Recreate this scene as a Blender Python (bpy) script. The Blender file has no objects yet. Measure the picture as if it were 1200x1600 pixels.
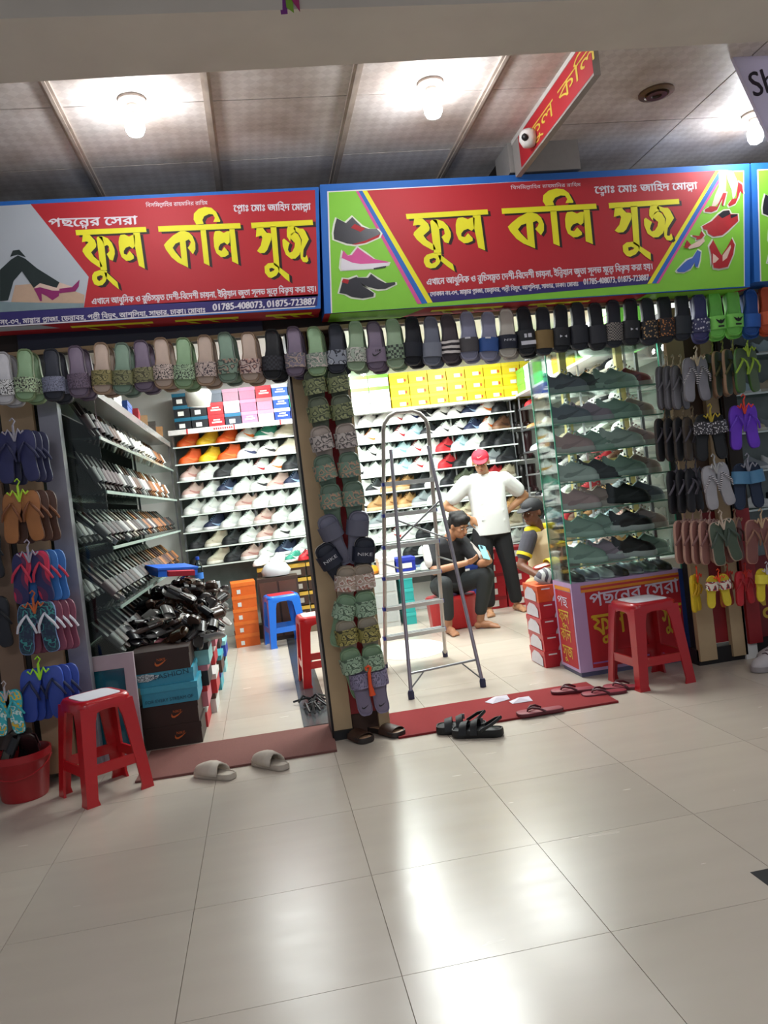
import bpy, math, random
from math import sin, cos, pi, radians
from mathutils import Vector, Matrix, Euler
from mathutils.geometry import tessellate_polygon, delaunay_2d_cdt

SC = bpy.context.scene
C = SC.collection
random.seed(11)
RND = random.Random(5)

# ------------------------------------------------------------------ camera
def set_camera():
    yaw, pitch, roll, fpx = .1515, -.0201, -.1177, 1244.8
    f = Vector((sin(yaw)*cos(pitch), cos(yaw)*cos(pitch), sin(pitch)))
    r0 = Vector((cos(yaw), -sin(yaw), 0)); u0 = r0.cross(f)
    r = r0*cos(roll)+u0*sin(roll); u = -r0*sin(roll)+u0*cos(roll)
    m = Matrix((r, u, -f)).transposed().to_4x4()
    m.translation = Vector((.9772, -3.3142, 1.292))
    cd = bpy.data.cameras.new('camera'); cd.sensor_fit = 'HORIZONTAL'; cd.sensor_width = 36
    cd.lens = 36*fpx/1200; cd.clip_start = .05
    o = bpy.data.objects.new('camera', cd); C.objects.link(o); o.matrix_world = m
    SC.camera = o
set_camera()

# ------------------------------------------------------------------ world and exposure
w = bpy.data.worlds.new('World'); SC.world = w; w.use_nodes = True
w.node_tree.nodes['Background'].inputs[0].default_value = (.80, .88, 1, 1)
w.node_tree.nodes['Background'].inputs[1].default_value = .30
vs = SC.view_settings
vs.view_transform = 'Standard'; vs.look = 'None'; vs.gamma = 1; vs.use_curve_mapping = False
vs.exposure = 0.0

# ------------------------------------------------------------------ large lamps
def area(name, loc, sx, sy, power, col=(1, 1, 1), rot=(0, 0, 0)):
    l = bpy.data.lights.new(name, 'AREA'); l.shape = 'RECTANGLE'; l.size = sx; l.size_y = sy
    l.energy = power; l.color = col
    o = bpy.data.objects.new(name, l); C.objects.link(o); o.location = loc; o.rotation_euler = rot
    return o
LAMPS = [
    ('shop_ceiling_light', (.95, 2.6, 2.70), .4, 1.0, 13),
    ('shop_ceiling_light', (.85, 4.2, 2.70), .5, 1.0, 26),
    ('shop_ceiling_light', (2.15, 2.5, 2.70), .5, 1.1, 68),
    ('shop_ceiling_light', (1.98, 4.35, 2.70), .3, 1.0, 62),
    ('shop_ceiling_light', (3.35, 2.6, 2.70), .4, 1.0, 36),
    ('shop_ceiling_light', (3.2, 4.0, 2.70), .4, 1.0, 42),
]
for a in LAMPS: area(*a, col=(.95, 1, .98))
# lamps of the walkway behind the photographer
area('walkway_light', (.2, -4.0, 3.05), 1.2, .3, 56, (.93, .95, 1))
area('walkway_light', (3.4, -3.2, 3.05), 1.2, .3, 34, (.93, .95, 1))

# ------------------------------------------------------------------ helpers: colour, material
def lin(h):
    h = h.lstrip('#'); r = []
    for i in (0, 2, 4):
        c = int(h[i:i+2], 16)/255
        r.append(c/12.92 if c <= .04045 else ((c+.055)/1.055)**2.4)
    return (*r, 1)
MATS = {}
def mat(h, rough=.55, metal=0, var=.10, scale=30, bump=0, coat=0, name=None, spec=.5):
    key = (h, rough, metal, var, scale, bump, coat, spec)
    if key in MATS: return MATS[key]
    m = bpy.data.materials.new(name or 'surface_'+h.strip('#')); m.use_nodes = True
    nt = m.node_tree; b = nt.nodes['Principled BSDF']
    c = lin(h)
    b.inputs['Roughness'].default_value = rough; b.inputs['Metallic'].default_value = metal
    b.inputs['Specular IOR Level'].default_value = spec
    if coat: b.inputs['Coat Weight'].default_value = coat; b.inputs['Coat Roughness'].default_value = .15
    tc = nt.nodes.new('ShaderNodeTexCoord'); nz = nt.nodes.new('ShaderNodeTexNoise')
    nz.inputs['Scale'].default_value = scale; nz.inputs['Detail'].default_value = 4
    nt.links.new(tc.outputs['Object'], nz.inputs['Vector'])
    mx = nt.nodes.new('ShaderNodeMix'); mx.data_type = 'RGBA'
    mx.inputs[6].default_value = tuple(x*(1-var) for x in c[:3])+(1,)
    mx.inputs[7].default_value = tuple(min(1, x*(1+var)) for x in c[:3])+(1,)
    nt.links.new(nz.outputs['Fac'], mx.inputs[0]); nt.links.new(mx.outputs[2], b.inputs['Base Color'])
    if bump:
        bp = nt.nodes.new('ShaderNodeBump'); bp.inputs['Strength'].default_value = bump; bp.inputs['Distance'].default_value = .002
        nt.links.new(nz.outputs['Fac'], bp.inputs['Height']); nt.links.new(bp.outputs[0], b.inputs['Normal'])
    MATS[key] = m
    return m
def pattern(name, cols, scale=40, kind='camo', rough=.6):
    key = (name, tuple(cols), scale, kind)
    if key in MATS: return MATS[key]
    m = bpy.data.materials.new(name); m.use_nodes = True; nt = m.node_tree; b = nt.nodes['Principled BSDF']
    b.inputs['Roughness'].default_value = rough
    tc = nt.nodes.new('ShaderNodeTexCoord')
    if kind == 'camo':
        t = nt.nodes.new('ShaderNodeTexNoise'); t.inputs['Scale'].default_value = scale; t.inputs['Detail'].default_value = 1.5
        out = t.outputs['Fac']; pos = [0, .43, .5, .57, .64]
    elif kind == 'stripe':
        t = nt.nodes.new('ShaderNodeTexWave'); t.inputs['Scale'].default_value = scale; t.inputs['Distortion'].default_value = 2.5
        t.bands_direction = 'X'; out = t.outputs['Fac']; pos = [0, .5]
    elif kind == 'spot':
        t = nt.nodes.new('ShaderNodeTexVoronoi'); t.inputs['Scale'].default_value = scale
        out = t.outputs['Distance']; pos = [0, .34, .6]
    else:
        t = nt.nodes.new('ShaderNodeTexChecker'); t.inputs['Scale'].default_value = scale; out = t.outputs['Fac']; pos = [0, .5]
    nt.links.new(tc.outputs['Object'], t.inputs['Vector'])
    r = nt.nodes.new('ShaderNodeValToRGB'); r.color_ramp.interpolation = 'CONSTANT'
    e = r.color_ramp.elements
    while len(e) < len(cols): e.new(.5)
    for i, h in enumerate(cols): e[i].position = pos[i]; e[i].color = lin(h)
    nt.links.new(out, r.inputs[0]); nt.links.new(r.outputs[0], b.inputs['Base Color'])
    MATS[key] = m
    return m
def emission(name, col, st):
    m = bpy.data.materials.new(name); m.use_nodes = True; b = m.node_tree.nodes['Principled BSDF']
    b.inputs['Base Color'].default_value = (1, 1, 1, 1)
    b.inputs['Emission Color'].default_value = (*col, 1); b.inputs['Emission Strength'].default_value = st
    return m
def translucent(name, h):
    m = bpy.data.materials.new(name); m.use_nodes = True; nt = m.node_tree; n = nt.nodes; n.clear()
    a = n.new('ShaderNodeBsdfDiffuse'); b_ = n.new('ShaderNodeBsdfTranslucent'); x = n.new('ShaderNodeMixShader'); o = n.new('ShaderNodeOutputMaterial')
    a.inputs[0].default_value = lin(h); b_.inputs[0].default_value = lin(h); x.inputs[0].default_value = .5
    nt.links.new(a.outputs[0], x.inputs[1]); nt.links.new(b_.outputs[0], x.inputs[2]); nt.links.new(x.outputs[0], o.inputs[0])
    return m
def glass_mat(name, tint, refl):
    m = bpy.data.materials.new(name); m.use_nodes = True; nt = m.node_tree; n = nt.nodes; n.clear()
    t = n.new('ShaderNodeBsdfTransparent'); t.inputs[0].default_value = (*tint, 1)
    g = n.new('ShaderNodeBsdfGlossy'); g.inputs['Roughness'].default_value = .03
    fr = n.new('ShaderNodeFresnel'); fr.inputs[0].default_value = 1.45
    ml = n.new('ShaderNodeMath'); ml.operation = 'MULTIPLY'; ml.inputs[1].default_value = refl
    mx = n.new('ShaderNodeMixShader'); o = n.new('ShaderNodeOutputMaterial')
    nt.links.new(fr.outputs[0], ml.inputs[0]); nt.links.new(ml.outputs[0], mx.inputs[0])
    nt.links.new(t.outputs[0], mx.inputs[1]); nt.links.new(g.outputs[0], mx.inputs[2]); nt.links.new(mx.outputs[0], o.inputs[0])
    return m
GLASS = glass_mat('clear_glass', (.95, .985, .965), .8)
GLASS_EDGE = mat('#4fae8c', .2, 0, .05, 5, name='green_glass_edge')
GLASS_SHELF = glass_mat('shelf_glass', (.85, .94, .90), .6)
ALU = mat('#a9abb0', .35, .85, .05, 12, name='aluminium')
STEEL = mat('#8d8f92', .3, .9, .05, 12, name='steel')
CREAM_WOOD = mat('#b59c78', .6, 0, .12, 6, .1, name='cream_painted_wood')
WHITE = mat('#e6e6e2', .5, 0, .04, 8, name='white_paint')
BLACK = mat('#0d0d10', .5, name='black_plastic')

# ------------------------------------------------------------------ helpers: mesh
class MB:
    def __init__(s): s.v = []; s.f = []; s.m = []
    def add(s, vs, fs, mi=0):
        b = len(s.v); s.v += [tuple(v) for v in vs]; s.f += [tuple(i+b for i in f) for f in fs]; s.m += [mi]*len(fs)
        return s
    def box(s, x0, x1, y0, y1, z0, z1, mi=0):
        return s.add([(x0,y0,z0),(x1,y0,z0),(x1,y1,z0),(x0,y1,z0),(x0,y0,z1),(x1,y0,z1),(x1,y1,z1),(x0,y1,z1)],
                     [(0,3,2,1),(4,5,6,7),(0,1,5,4),(1,2,6,5),(2,3,7,6),(3,0,4,7)], mi)
    def bar(s, a, b, w, d=None, up=(0, 0, 1), mi=0):
        a = Vector(a); b = Vector(b); d = w if d is None else d
        t = (b-a).normalized(); u = Vector(up)
        if abs(t.dot(u)) > .95: u = Vector((0, 1, 0))
        x = t.cross(u).normalized()*w/2; y = x.cross(t).normalized()*d/2
        vs = [p+sx*x+sy*y for p in (a, b) for sx, sy in ((-1,-1),(1,-1),(1,1),(-1,1))]
        return s.add(vs, [(0,1,2,3),(7,6,5,4),(0,4,5,1),(1,5,6,2),(2,6,7,3),(3,7,4,0)], mi)
    def tube(s, pts, r, n=8, mi=0, closed=False):
        pts = [Vector(p) for p in pts]; N = len(pts); vs = []; rs = r if isinstance(r, (list, tuple)) else [r]*N
        ref = Vector((0, 0, 1)); prev = None
        for i, p in enumerate(pts):
            if closed: t = pts[(i+1) % N]-pts[i-1]
            else: t = pts[min(i+1, N-1)]-pts[max(i-1, 0)]
            t.normalize()
            if prev is None:
                u = ref if abs(t.z) < .9 else Vector((1, 0, 0)); x = t.cross(u).normalized()
            else:
                x = (prev-t*prev.dot(t)).normalized()
            prev = x; y = t.cross(x)
            vs += [p+(x*cos(2*pi*k/n)+y*sin(2*pi*k/n))*rs[i] for k in range(n)]
        fs = []
        for i in range(N if closed else N-1):
            j = (i+1) % N
            for k in range(n): fs.append((i*n+k, i*n+(k+1) % n, j*n+(k+1) % n, j*n+k))
        if not closed: fs += [tuple(range(n))[::-1], tuple(range((N-1)*n, N*n))]
        return s.add(vs, fs, mi)
    def lathe(s, prof, n=16, c=(0, 0, 0), mi=0, cap=True):
        vs = []; fs = []
        for r, z in prof: vs += [(c[0]+r*cos(2*pi*k/n), c[1]+r*sin(2*pi*k/n), c[2]+z) for k in range(n)]
        for i in range(len(prof)-1):
            for k in range(n): fs.append((i*n+k, i*n+(k+1) % n, (i+1)*n+(k+1) % n, (i+1)*n+k))
        if cap: fs += [tuple(range(n))[::-1], tuple(range((len(prof)-1)*n, len(prof)*n))]
        return s.add(vs, fs, mi)
    def rings(s, out, rr, mi=0, lift=None, cap0=True, cap1=True):
        """out: closed xy outline; rr: (scale, z) rings; lift(x)->dz"""
        n = len(out); cx = sum(p[0] for p in out)/n; cy = sum(p[1] for p in out)/n; vs = []; fs = []
        for sc, z in rr:
            for x, y in out:
                X = cx+(x-cx)*(1-(1-sc)*.6); Yy = cy+(y-cy)*sc
                vs.append((X, Yy, z+(lift(X) if lift else 0)))
        for i in range(len(rr)-1):
            for k in range(n): fs.append((i*n+k, i*n+(k+1) % n, (i+1)*n+(k+1) % n, (i+1)*n+k))
        if cap0: fs.append(tuple(range(n))[::-1])
        if cap1: fs.append(tuple(range((len(rr)-1)*n, len(rr)*n)))
        return s.add(vs, fs, mi)
    def poly(s, outer, holes=(), y=0, mi=0, thick=0):
        """polygon in the xz plane facing -y"""
        if len(outer) == 3 and not holes:
            (ax, az), (bx, bz), (cx, cz) = outer
            return s.add([(p[0], y, p[1]) for p in outer], [(0, 1, 2) if (bx-ax)*(cz-az)-(bz-az)*(cx-ax) > 0 else (0, 2, 1)], mi)
        loops = [[Vector((p[0], p[1], 0)) for p in l] for l in [outer, *holes]]
        flat = [p for l in loops for p in l]
        tri = tessellate_polygon(loops)
        fs = []
        for a, b, c in tri:
            A, B, D = flat[a], flat[b], flat[c]
            cr = (B.x-A.x)*(D.y-A.y)-(B.y-A.y)*(D.x-A.x)
            fs.append((a, b, c) if cr > 0 else (a, c, b))
        return s.add([(p.x, y, p.y) for p in flat], fs, mi)
    def mesh(s, name, smooth=None):
        me = bpy.data.meshes.new(name); me.from_pydata(s.v, [], s.f)
        if any(s.m): me.polygons.foreach_set('material_index', s.m)
        if smooth:
            me.shade_smooth(); me.set_sharp_from_angle(angle=radians(smooth))
        me.update()
        return me
def link(name, me, mats=None, parent=None, loc=None, rot=None, mw=None, scale=None):
    o = bpy.data.objects.new(name, me); C.objects.link(o)
    if mats is not None:
        if not isinstance(mats, (list, tuple)): mats = [mats]
        while len(me.materials) < len(mats): me.materials.append(None)
        for i, m in enumerate(mats):
            o.material_slots[i].link = 'OBJECT'; o.material_slots[i].material = m
    if parent: o.parent = parent
    if mw is not None: o.matrix_local = mw
    if loc is not None: o.location = loc
    if rot is not None: o.rotation_euler = rot
    if scale is not None: o.scale = scale
    return o
def tag(o, label=None, cat=None, group=None, kind=None):
    if label: o['label'] = label
    if cat: o['category'] = cat
    if group: o['group'] = group
    if kind: o['kind'] = kind
    return o
def empty(name, loc=(0, 0, 0), rz=0, mw=None):
    o = bpy.data.objects.new(name, None); C.objects.link(o); o.empty_display_size = .05
    if mw is not None: o.matrix_local = mw
    else: o.location = loc; o.rotation_euler = (0, 0, rz)
    return o
def boxobj(name, x0, x1, y0, y1, z0, z1, m, parent=None):
    return link(name, MB().box(x0, x1, y0, y1, z0, z1).mesh(name), m, parent)
ORD = ('first second third fourth fifth sixth seventh eighth ninth tenth eleventh twelfth thirteenth fourteenth fifteenth sixteenth '
       'seventeenth eighteenth nineteenth twentieth').split()
def ordn(i):
    if i < 20: return ORD[i]
    if i < 29: return 'twenty-'+ORD[i-20]
    if i == 29: return 'thirtieth'
    if i < 39: return 'thirty-'+ORD[i-30]
    return 'fortieth' if i == 39 else 'forty-'+ORD[i-40]
def TRS(loc, rot=(0, 0, 0), sc=1):
    return Matrix.Translation(loc) @ Euler(rot).to_matrix().to_4x4() @ Matrix.Scale(sc, 4)

# ------------------------------------------------------------------ helpers: lettering
GL = {}
def glyph(ch):
    """outline polygons of one character of Blender's own font (flat print on signs) and its advance"""
    if ch in GL: return GL[ch]
    def meshof(s):
        cu = bpy.data.curves.new('t', 'FONT'); cu.body = s; cu.size = 1; cu.fill_mode = 'NONE'; cu.resolution_u = 3
        o = bpy.data.objects.new('t', cu); me = bpy.data.meshes.new_from_object(o)
        r = [tuple(v.co[:2]) for v in me.vertices], [tuple(e.vertices) for e in me.edges]
        bpy.data.objects.remove(o); bpy.data.curves.remove(cu); bpy.data.meshes.remove(me)
        return r
    v0, _ = meshof('|'*6); v1, _ = meshof(ch+'|'*6)
    adv = max(p[0] for p in v1)-max(p[0] for p in v0)
    loops = []
    if ch != ' ':
        v, es = meshof(ch); nb = {}
        for a, b in es: nb.setdefault(a, []).append(b); nb.setdefault(b, []).append(a)
        seen = set()
        for st in nb:
            if st in seen: continue
            l = [st]; seen.add(st); cur = st
            while True:
                nx = [k for k in nb[cur] if k not in seen]
                if not nx: break
                cur = nx[0]; seen.add(cur); l.append(cur)
            p = [v[i] for i in l]; q = [p[0]]
            for a in p[1:]:
                if math.hypot(a[0]-q[-1][0], a[1]-q[-1][1]) > 1e-4: q.append(a)
            if len(q) > 2: loops.append((es, q, l))
    # fill by winding number: contours of this font overlap and cross themselves
    cont = [q if l[1] == l[0]+1 else q[::-1] for es, q, l in loops]
    tris = []
    if cont:
        pts = []; ed = []
        for q in cont:
            b0 = len(pts); pts += [Vector(p) for p in q]; ed += [(b0+k, b0+(k+1) % len(q)) for k in range(len(q))]
        vv, _, ff, *_r = delaunay_2d_cdt(pts, ed, [], 0, 1e-5)
        for f in ff:
            P = [vv[k] for k in f]; cx = sum(p.x for p in P)/len(P); cy = sum(p.y for p in P)/len(P); wn_ = 0
            for q in cont:
                for k in range(len(q)):
                    x1, y1 = q[k-1]; x2, y2 = q[k]
                    if (y1 <= cy) != (y2 <= cy):
                        if (x2-x1)*(cy-y1)/(y2-y1)+x1 > cx: wn_ += 1 if y2 > y1 else -1
            if wn_: tris.append([(p.x, p.y) for p in P])
    GL[ch] = (tris, adv)
    return GL[ch]
def text_polys(s):
    """s in visual order; ^c puts the character c small under the one before it"""
    polys = []; x = 0; i = 0; last = 0
    while i < len(s):
        ch = s[i]; sub = False
        if ch == '^': i += 1; ch = s[i]; sub = True
        loops, adv = glyph(ch)
        sc, ox, oy = (.55, last+.12, -.26) if sub else (1, x, 0)
        for l in loops: polys.append(([(ox+p[0]*sc, oy+p[1]*sc) for p in l], []))
        if not sub: last = x; x += adv
        i += 1
    return polys, x
def write(mb, s, p0, p1, h, y, mi=0, bold=0):
    """write s along the line p0-p1 (xz), letter height h, on the plane y (facing -y)"""
    polys, wd = text_polys(s)
    dx, dz = p1[0]-p0[0], p1[1]-p0[1]; sx = math.hypot(dx, dz)/max(wd, .01); a = math.atan2(dz, dx)
    offs = [(0, 0)] if not bold else [(0, 0), (bold, bold*.6)]
    for k, (bx, bz) in enumerate(offs):
        for o_, hs in polys:
            f = lambda p: (p0[0]+p[0]*sx*cos(a)-p[1]*h*sin(a)+bx, p0[1]+p[0]*sx*sin(a)+p[1]*h*cos(a)+bz)
            try: mb.poly([f(p) for p in o_], [[f(p) for p in q] for q in hs], y-.00012*k, mi)
            except Exception: pass
SWOOSH = [(-.42,.16),(-.47,-.08),(-.38,-.21),(-.20,-.23),(.10,-.08),(.5,.25),(.08,.03),(-.18,-.07),(-.32,-.06),(-.38,.03)]
# ------------------------------------------------------------------ traced flat print of the signs (x, z in metres)
LETTERS=[([(0.243,2.77),(0.58,2.764),(0.581,2.738),(0.244,2.744)],[]),([(0.275,2.744),(0.267,2.709),(0.288,2.711),(0.298,2.707),(0.268,2.677),(0.264,2.664),(0.276,2.638),(0.298,2.609),(0.334,2.579),(0.349,2.583),(0.342,2.606),(0.315,2.633),(0.304,2.656),(0.33,2.68),(0.333,2.692),(0.329,2.714),(0.308,2.742)],[]),([(0.338,2.724),(0.339,2.562),(0.369,2.564),(0.371,2.682),(0.366,2.73),(0.347,2.732)],[]),([(0.347,2.732),(0.367,2.732),(0.391,2.72),(0.408,2.695),(0.417,2.663),(0.416,2.641),(0.403,2.608),(0.388,2.614),(0.377,2.642),(0.392,2.656),(0.391,2.68),(0.384,2.687),(0.371,2.682),(0.364,2.709)],[]),([(0.337,2.567),(0.308,2.559),(0.296,2.544),(0.293,2.523),(0.3,2.499),(0.317,2.489),(0.338,2.491),(0.355,2.508),(0.363,2.524),(0.369,2.56)],[[(0.318,2.535),(0.336,2.541),(0.345,2.535),(0.341,2.52),(0.325,2.512),(0.317,2.522)]]),([(0.354,2.553),(0.368,2.55),(0.411,2.501),(0.415,2.464),(0.389,2.49),(0.36,2.526)],[]),([(0.454,2.732),(0.474,2.733),(0.494,2.721),(0.51,2.728),(0.523,2.727),(0.516,2.672),(0.504,2.661),(0.49,2.673),(0.472,2.667),(0.46,2.652),(0.459,2.638),(0.473,2.632),(0.488,2.651),(0.505,2.625),(0.504,2.611),(0.484,2.602),(0.466,2.602),(0.446,2.623),(0.439,2.656),(0.441,2.698),(0.447,2.721)],[]),([(0.516,2.738),(0.548,2.737),(0.551,2.557),(0.524,2.574),(0.515,2.688)],[]),([(0.639,2.763),(1.045,2.753),(1.046,2.726),(0.639,2.735)],[]),([(0.745,2.732),(0.706,2.712),(0.673,2.685),(0.657,2.668),(0.664,2.645),(0.687,2.604),(0.715,2.576),(0.762,2.547),(0.765,2.681),(0.782,2.688),(0.79,2.674),(0.783,2.659),(0.771,2.646),(0.793,2.612),(0.808,2.635),(0.811,2.668),(0.802,2.703),(0.786,2.723),(0.766,2.731)],[[(0.736,2.678),(0.714,2.671),(0.698,2.651),(0.709,2.629),(0.734,2.592)]]),([(0.844,2.733),(0.871,2.732),(0.868,2.548),(0.842,2.564)],[]),([(0.827,2.76),(0.817,2.785),(0.822,2.815),(0.847,2.837),(0.88,2.845),(0.911,2.839),(0.932,2.818),(0.948,2.772),(0.946,2.765),(0.913,2.767),(0.923,2.787),(0.915,2.805),(0.896,2.808),(0.871,2.798),(0.86,2.78),(0.864,2.761)],[]),([(0.917,2.72),(0.938,2.721),(0.958,2.709),(0.975,2.716),(0.988,2.715),(0.981,2.659),(0.969,2.648),(0.955,2.661),(0.935,2.654),(0.924,2.639),(0.922,2.625),(0.937,2.619),(0.952,2.638),(0.97,2.611),(0.969,2.598),(0.949,2.588),(0.93,2.588),(0.909,2.61),(0.902,2.643),(0.904,2.686),(0.91,2.71)],[]),([(0.988,2.725),(1.014,2.724),(1.012,2.545),(0.982,2.563)],[]),([(1.1,2.751),(1.414,2.746),(1.414,2.719),(1.1,2.723)],[]),([(1.125,2.725),(1.116,2.677),(1.144,2.683),(1.148,2.672),(1.136,2.634),(1.113,2.606),(1.128,2.594),(1.15,2.594),(1.165,2.608),(1.191,2.658),(1.197,2.69),(1.173,2.695),(1.16,2.714),(1.157,2.724)],[]),([(1.195,2.726),(1.225,2.725),(1.216,2.509),(1.19,2.53),(1.194,2.647)],[]),([(1.192,2.541),(1.16,2.54),(1.141,2.525),(1.14,2.493),(1.154,2.47),(1.169,2.464),(1.195,2.475),(1.214,2.498),(1.214,2.52)],[[(1.164,2.513),(1.178,2.516),(1.191,2.508),(1.185,2.5),(1.165,2.495)]]),([(1.209,2.52),(1.219,2.514),(1.261,2.475),(1.259,2.437),(1.237,2.458),(1.211,2.49)],[]),([(1.257,2.66),(1.248,2.654),(1.246,2.621),(1.257,2.577),(1.281,2.554),(1.303,2.554),(1.325,2.572),(1.337,2.599),(1.342,2.648),(1.331,2.676),(1.314,2.691),(1.296,2.681),(1.291,2.657),(1.31,2.633),(1.305,2.612),(1.291,2.591),(1.277,2.586),(1.27,2.601),(1.275,2.619),(1.283,2.635)],[]),([(1.285,2.723),(1.276,2.701),(1.273,2.669),(1.286,2.643),(1.295,2.673),(1.323,2.696),(1.318,2.721)],[]),([(1.317,2.718),(1.343,2.705),(1.36,2.704),(1.369,2.69),(1.383,2.648),(1.35,2.598),(1.342,2.56),(1.353,2.556),(1.363,2.569),(1.368,2.539),(1.358,2.53),(1.339,2.535),(1.33,2.555),(1.332,2.588),(1.347,2.647),(1.335,2.681),(1.31,2.705)],[])]
PIC_MEN=[('dark',[(1.54,2.746),(1.585,2.718),(1.621,2.747),(1.641,2.722),(1.663,2.696),(1.697,2.681),(1.742,2.678),(1.76,2.655),(1.747,2.633),(1.673,2.61),(1.622,2.604),(1.577,2.612),(1.513,2.639),(1.514,2.671),(1.527,2.715)]),('red',[(1.674,2.62),(1.759,2.65),(1.747,2.633),(1.673,2.608),(1.621,2.603),(1.602,2.606),(1.638,2.613)]),('red',[(1.607,2.692),(1.629,2.711),(1.682,2.682),(1.654,2.667),(1.635,2.678)]),('pink',[(1.553,2.579),(1.575,2.55),(1.595,2.551),(1.63,2.588),(1.666,2.556),(1.708,2.523),(1.787,2.502),(1.756,2.493),(1.634,2.5),(1.595,2.509),(1.541,2.54)]),('white',[(1.541,2.54),(1.595,2.511),(1.635,2.502),(1.784,2.498),(1.775,2.483),(1.702,2.473),(1.536,2.475),(1.53,2.491)]),('dark',[(1.7,2.476),(1.77,2.483),(1.764,2.474),(1.702,2.469)]),('dark',[(1.601,2.433),(1.666,2.428),(1.684,2.447),(1.716,2.417),(1.754,2.394),(1.805,2.395),(1.806,2.383),(1.75,2.364),(1.71,2.365),(1.661,2.381),(1.632,2.398)]),('dark',[(1.536,2.433),(1.565,2.426),(1.607,2.438),(1.636,2.386),(1.687,2.347),(1.683,2.329),(1.623,2.324),(1.569,2.336),(1.541,2.353),(1.507,2.361)]),('red',[(1.536,2.433),(1.565,2.424),(1.557,2.404),(1.526,2.416)])]
PIC_HEELS=[('skin',[(3.707,2.877),(3.755,2.874),(3.736,2.762),(3.709,2.715),(3.662,2.678),(3.64,2.68),(3.669,2.742),(3.696,2.784)]),('skin',[(3.755,2.874),(3.791,2.867),(3.816,2.802),(3.791,2.73),(3.772,2.706),(3.771,2.76),(3.753,2.82)]),('red',[(3.596,2.663),(3.63,2.68),(3.672,2.675),(3.718,2.749),(3.739,2.747),(3.709,2.676),(3.702,2.681),(3.709,2.715),(3.67,2.658),(3.636,2.646),(3.597,2.651)]),('red',[(3.74,2.684),(3.767,2.711),(3.795,2.715),(3.816,2.805),(3.839,2.788),(3.84,2.734),(3.823,2.752),(3.806,2.719),(3.786,2.686),(3.746,2.671)]),('red',[(3.569,2.572),(3.631,2.597),(3.672,2.629),(3.706,2.649),(3.741,2.651),(3.75,2.629),(3.792,2.626),(3.79,2.587),(3.72,2.537),(3.685,2.515),(3.631,2.511),(3.601,2.53),(3.598,2.55),(3.578,2.554)]),('dark',[(3.672,2.629),(3.706,2.649),(3.744,2.649),(3.747,2.629),(3.696,2.608)]),('dark',[(3.746,2.624),(3.792,2.626),(3.788,2.617),(3.749,2.604)]),('skin',[(3.472,2.466),(3.572,2.508),(3.575,2.488),(3.54,2.461),(3.475,2.451)]),('red',[(3.505,2.527),(3.547,2.519),(3.561,2.548),(3.577,2.522),(3.556,2.504),(3.523,2.499),(3.53,2.511),(3.505,2.52)]),('red',[(3.431,2.476),(3.451,2.467),(3.468,2.503),(3.491,2.474),(3.462,2.454)]),('blue',[(3.388,2.34),(3.435,2.376),(3.458,2.391),(3.49,2.401),(3.525,2.443),(3.544,2.431),(3.531,2.383),(3.516,2.35),(3.5,2.351),(3.501,2.376),(3.473,2.344),(3.434,2.327),(3.395,2.33)]),('red',[(3.598,2.457),(3.626,2.492),(3.653,2.429),(3.666,2.403),(3.704,2.445),(3.739,2.494),(3.753,2.456),(3.736,2.403),(3.696,2.337),(3.642,2.331),(3.611,2.338),(3.609,2.368),(3.601,2.349),(3.606,2.412)]),('skin',[(3.615,2.417),(3.629,2.406),(3.648,2.385),(3.625,2.367),(3.608,2.363)]),('skin',[(3.672,2.403),(3.727,2.458),(3.728,2.443),(3.697,2.386),(3.668,2.369)])]
PIC_LEGS=[('tan',[(-0.069,2.522),(0.054,2.523),(0.148,2.499),(0.248,2.45),(0.241,2.409),(-0.098,2.44)]),('teal',[(-0.149,2.447),(0.239,2.408),(0.237,2.389),(-0.155,2.397)]),('skin',[(0.035,2.528),(0.138,2.52),(0.194,2.495),(0.179,2.479),(0.114,2.481),(0.018,2.495)]),('green',[(-0.13,2.601),(-0.073,2.647),(-0.039,2.665),(-0.006,2.646),(0.043,2.595),(0.138,2.52),(0.122,2.494),(0.047,2.523),(0.015,2.502),(-0.029,2.587),(-0.073,2.543),(-0.11,2.451),(-0.148,2.45)]),('green',[(-0.075,2.661),(-0.059,2.69),(-0.029,2.692),(-0.002,2.653),(-0.039,2.669)]),('plum',[(0.015,2.499),(0.045,2.503),(0.101,2.482),(0.133,2.479),(0.127,2.453),(0.095,2.435),(0.072,2.457),(0.048,2.472),(0.046,2.435),(0.037,2.436),(0.025,2.474)]),('plum',[(0.134,2.489),(0.194,2.492),(0.234,2.526),(0.226,2.493),(0.207,2.47),(0.178,2.469),(0.151,2.468),(0.131,2.466)])]
SP={'s1_photo':[(-0.092,2.916),(0.049,2.91),(0.278,2.537),(0.237,2.388),(-0.155,2.397)],'s1_red':[(0.049,2.91),(1.445,2.898),(1.396,2.354),(0.237,2.389),(0.278,2.537)],'s1_strip':[(-0.184,2.4),(0.237,2.388),(1.396,2.354),(1.395,2.294),(-0.193,2.329)],'s2_red':[(1.714,2.879),(3.689,2.875),(3.239,2.319),(1.972,2.325)],'s2_strip':[(1.972,2.325),(3.239,2.319),(3.208,2.279),(1.994,2.273)],'s2_yl':[(1.69,2.88),(1.714,2.879),(1.994,2.273),(1.966,2.272)],'s2_bl':[(1.67,2.878),(1.69,2.88),(1.966,2.272),(1.935,2.271)],'s2_pk':[(1.656,2.879),(1.67,2.878),(1.935,2.271),(1.911,2.273)],'s2_yr':[(3.689,2.875),(3.713,2.877),(3.235,2.28),(3.208,2.279)],'s2_br':[(3.713,2.877),(3.74,2.876),(3.261,2.278),(3.235,2.28)],'s2_pr':[(3.74,2.876),(3.755,2.875),(3.276,2.277),(3.261,2.278)]}
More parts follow.
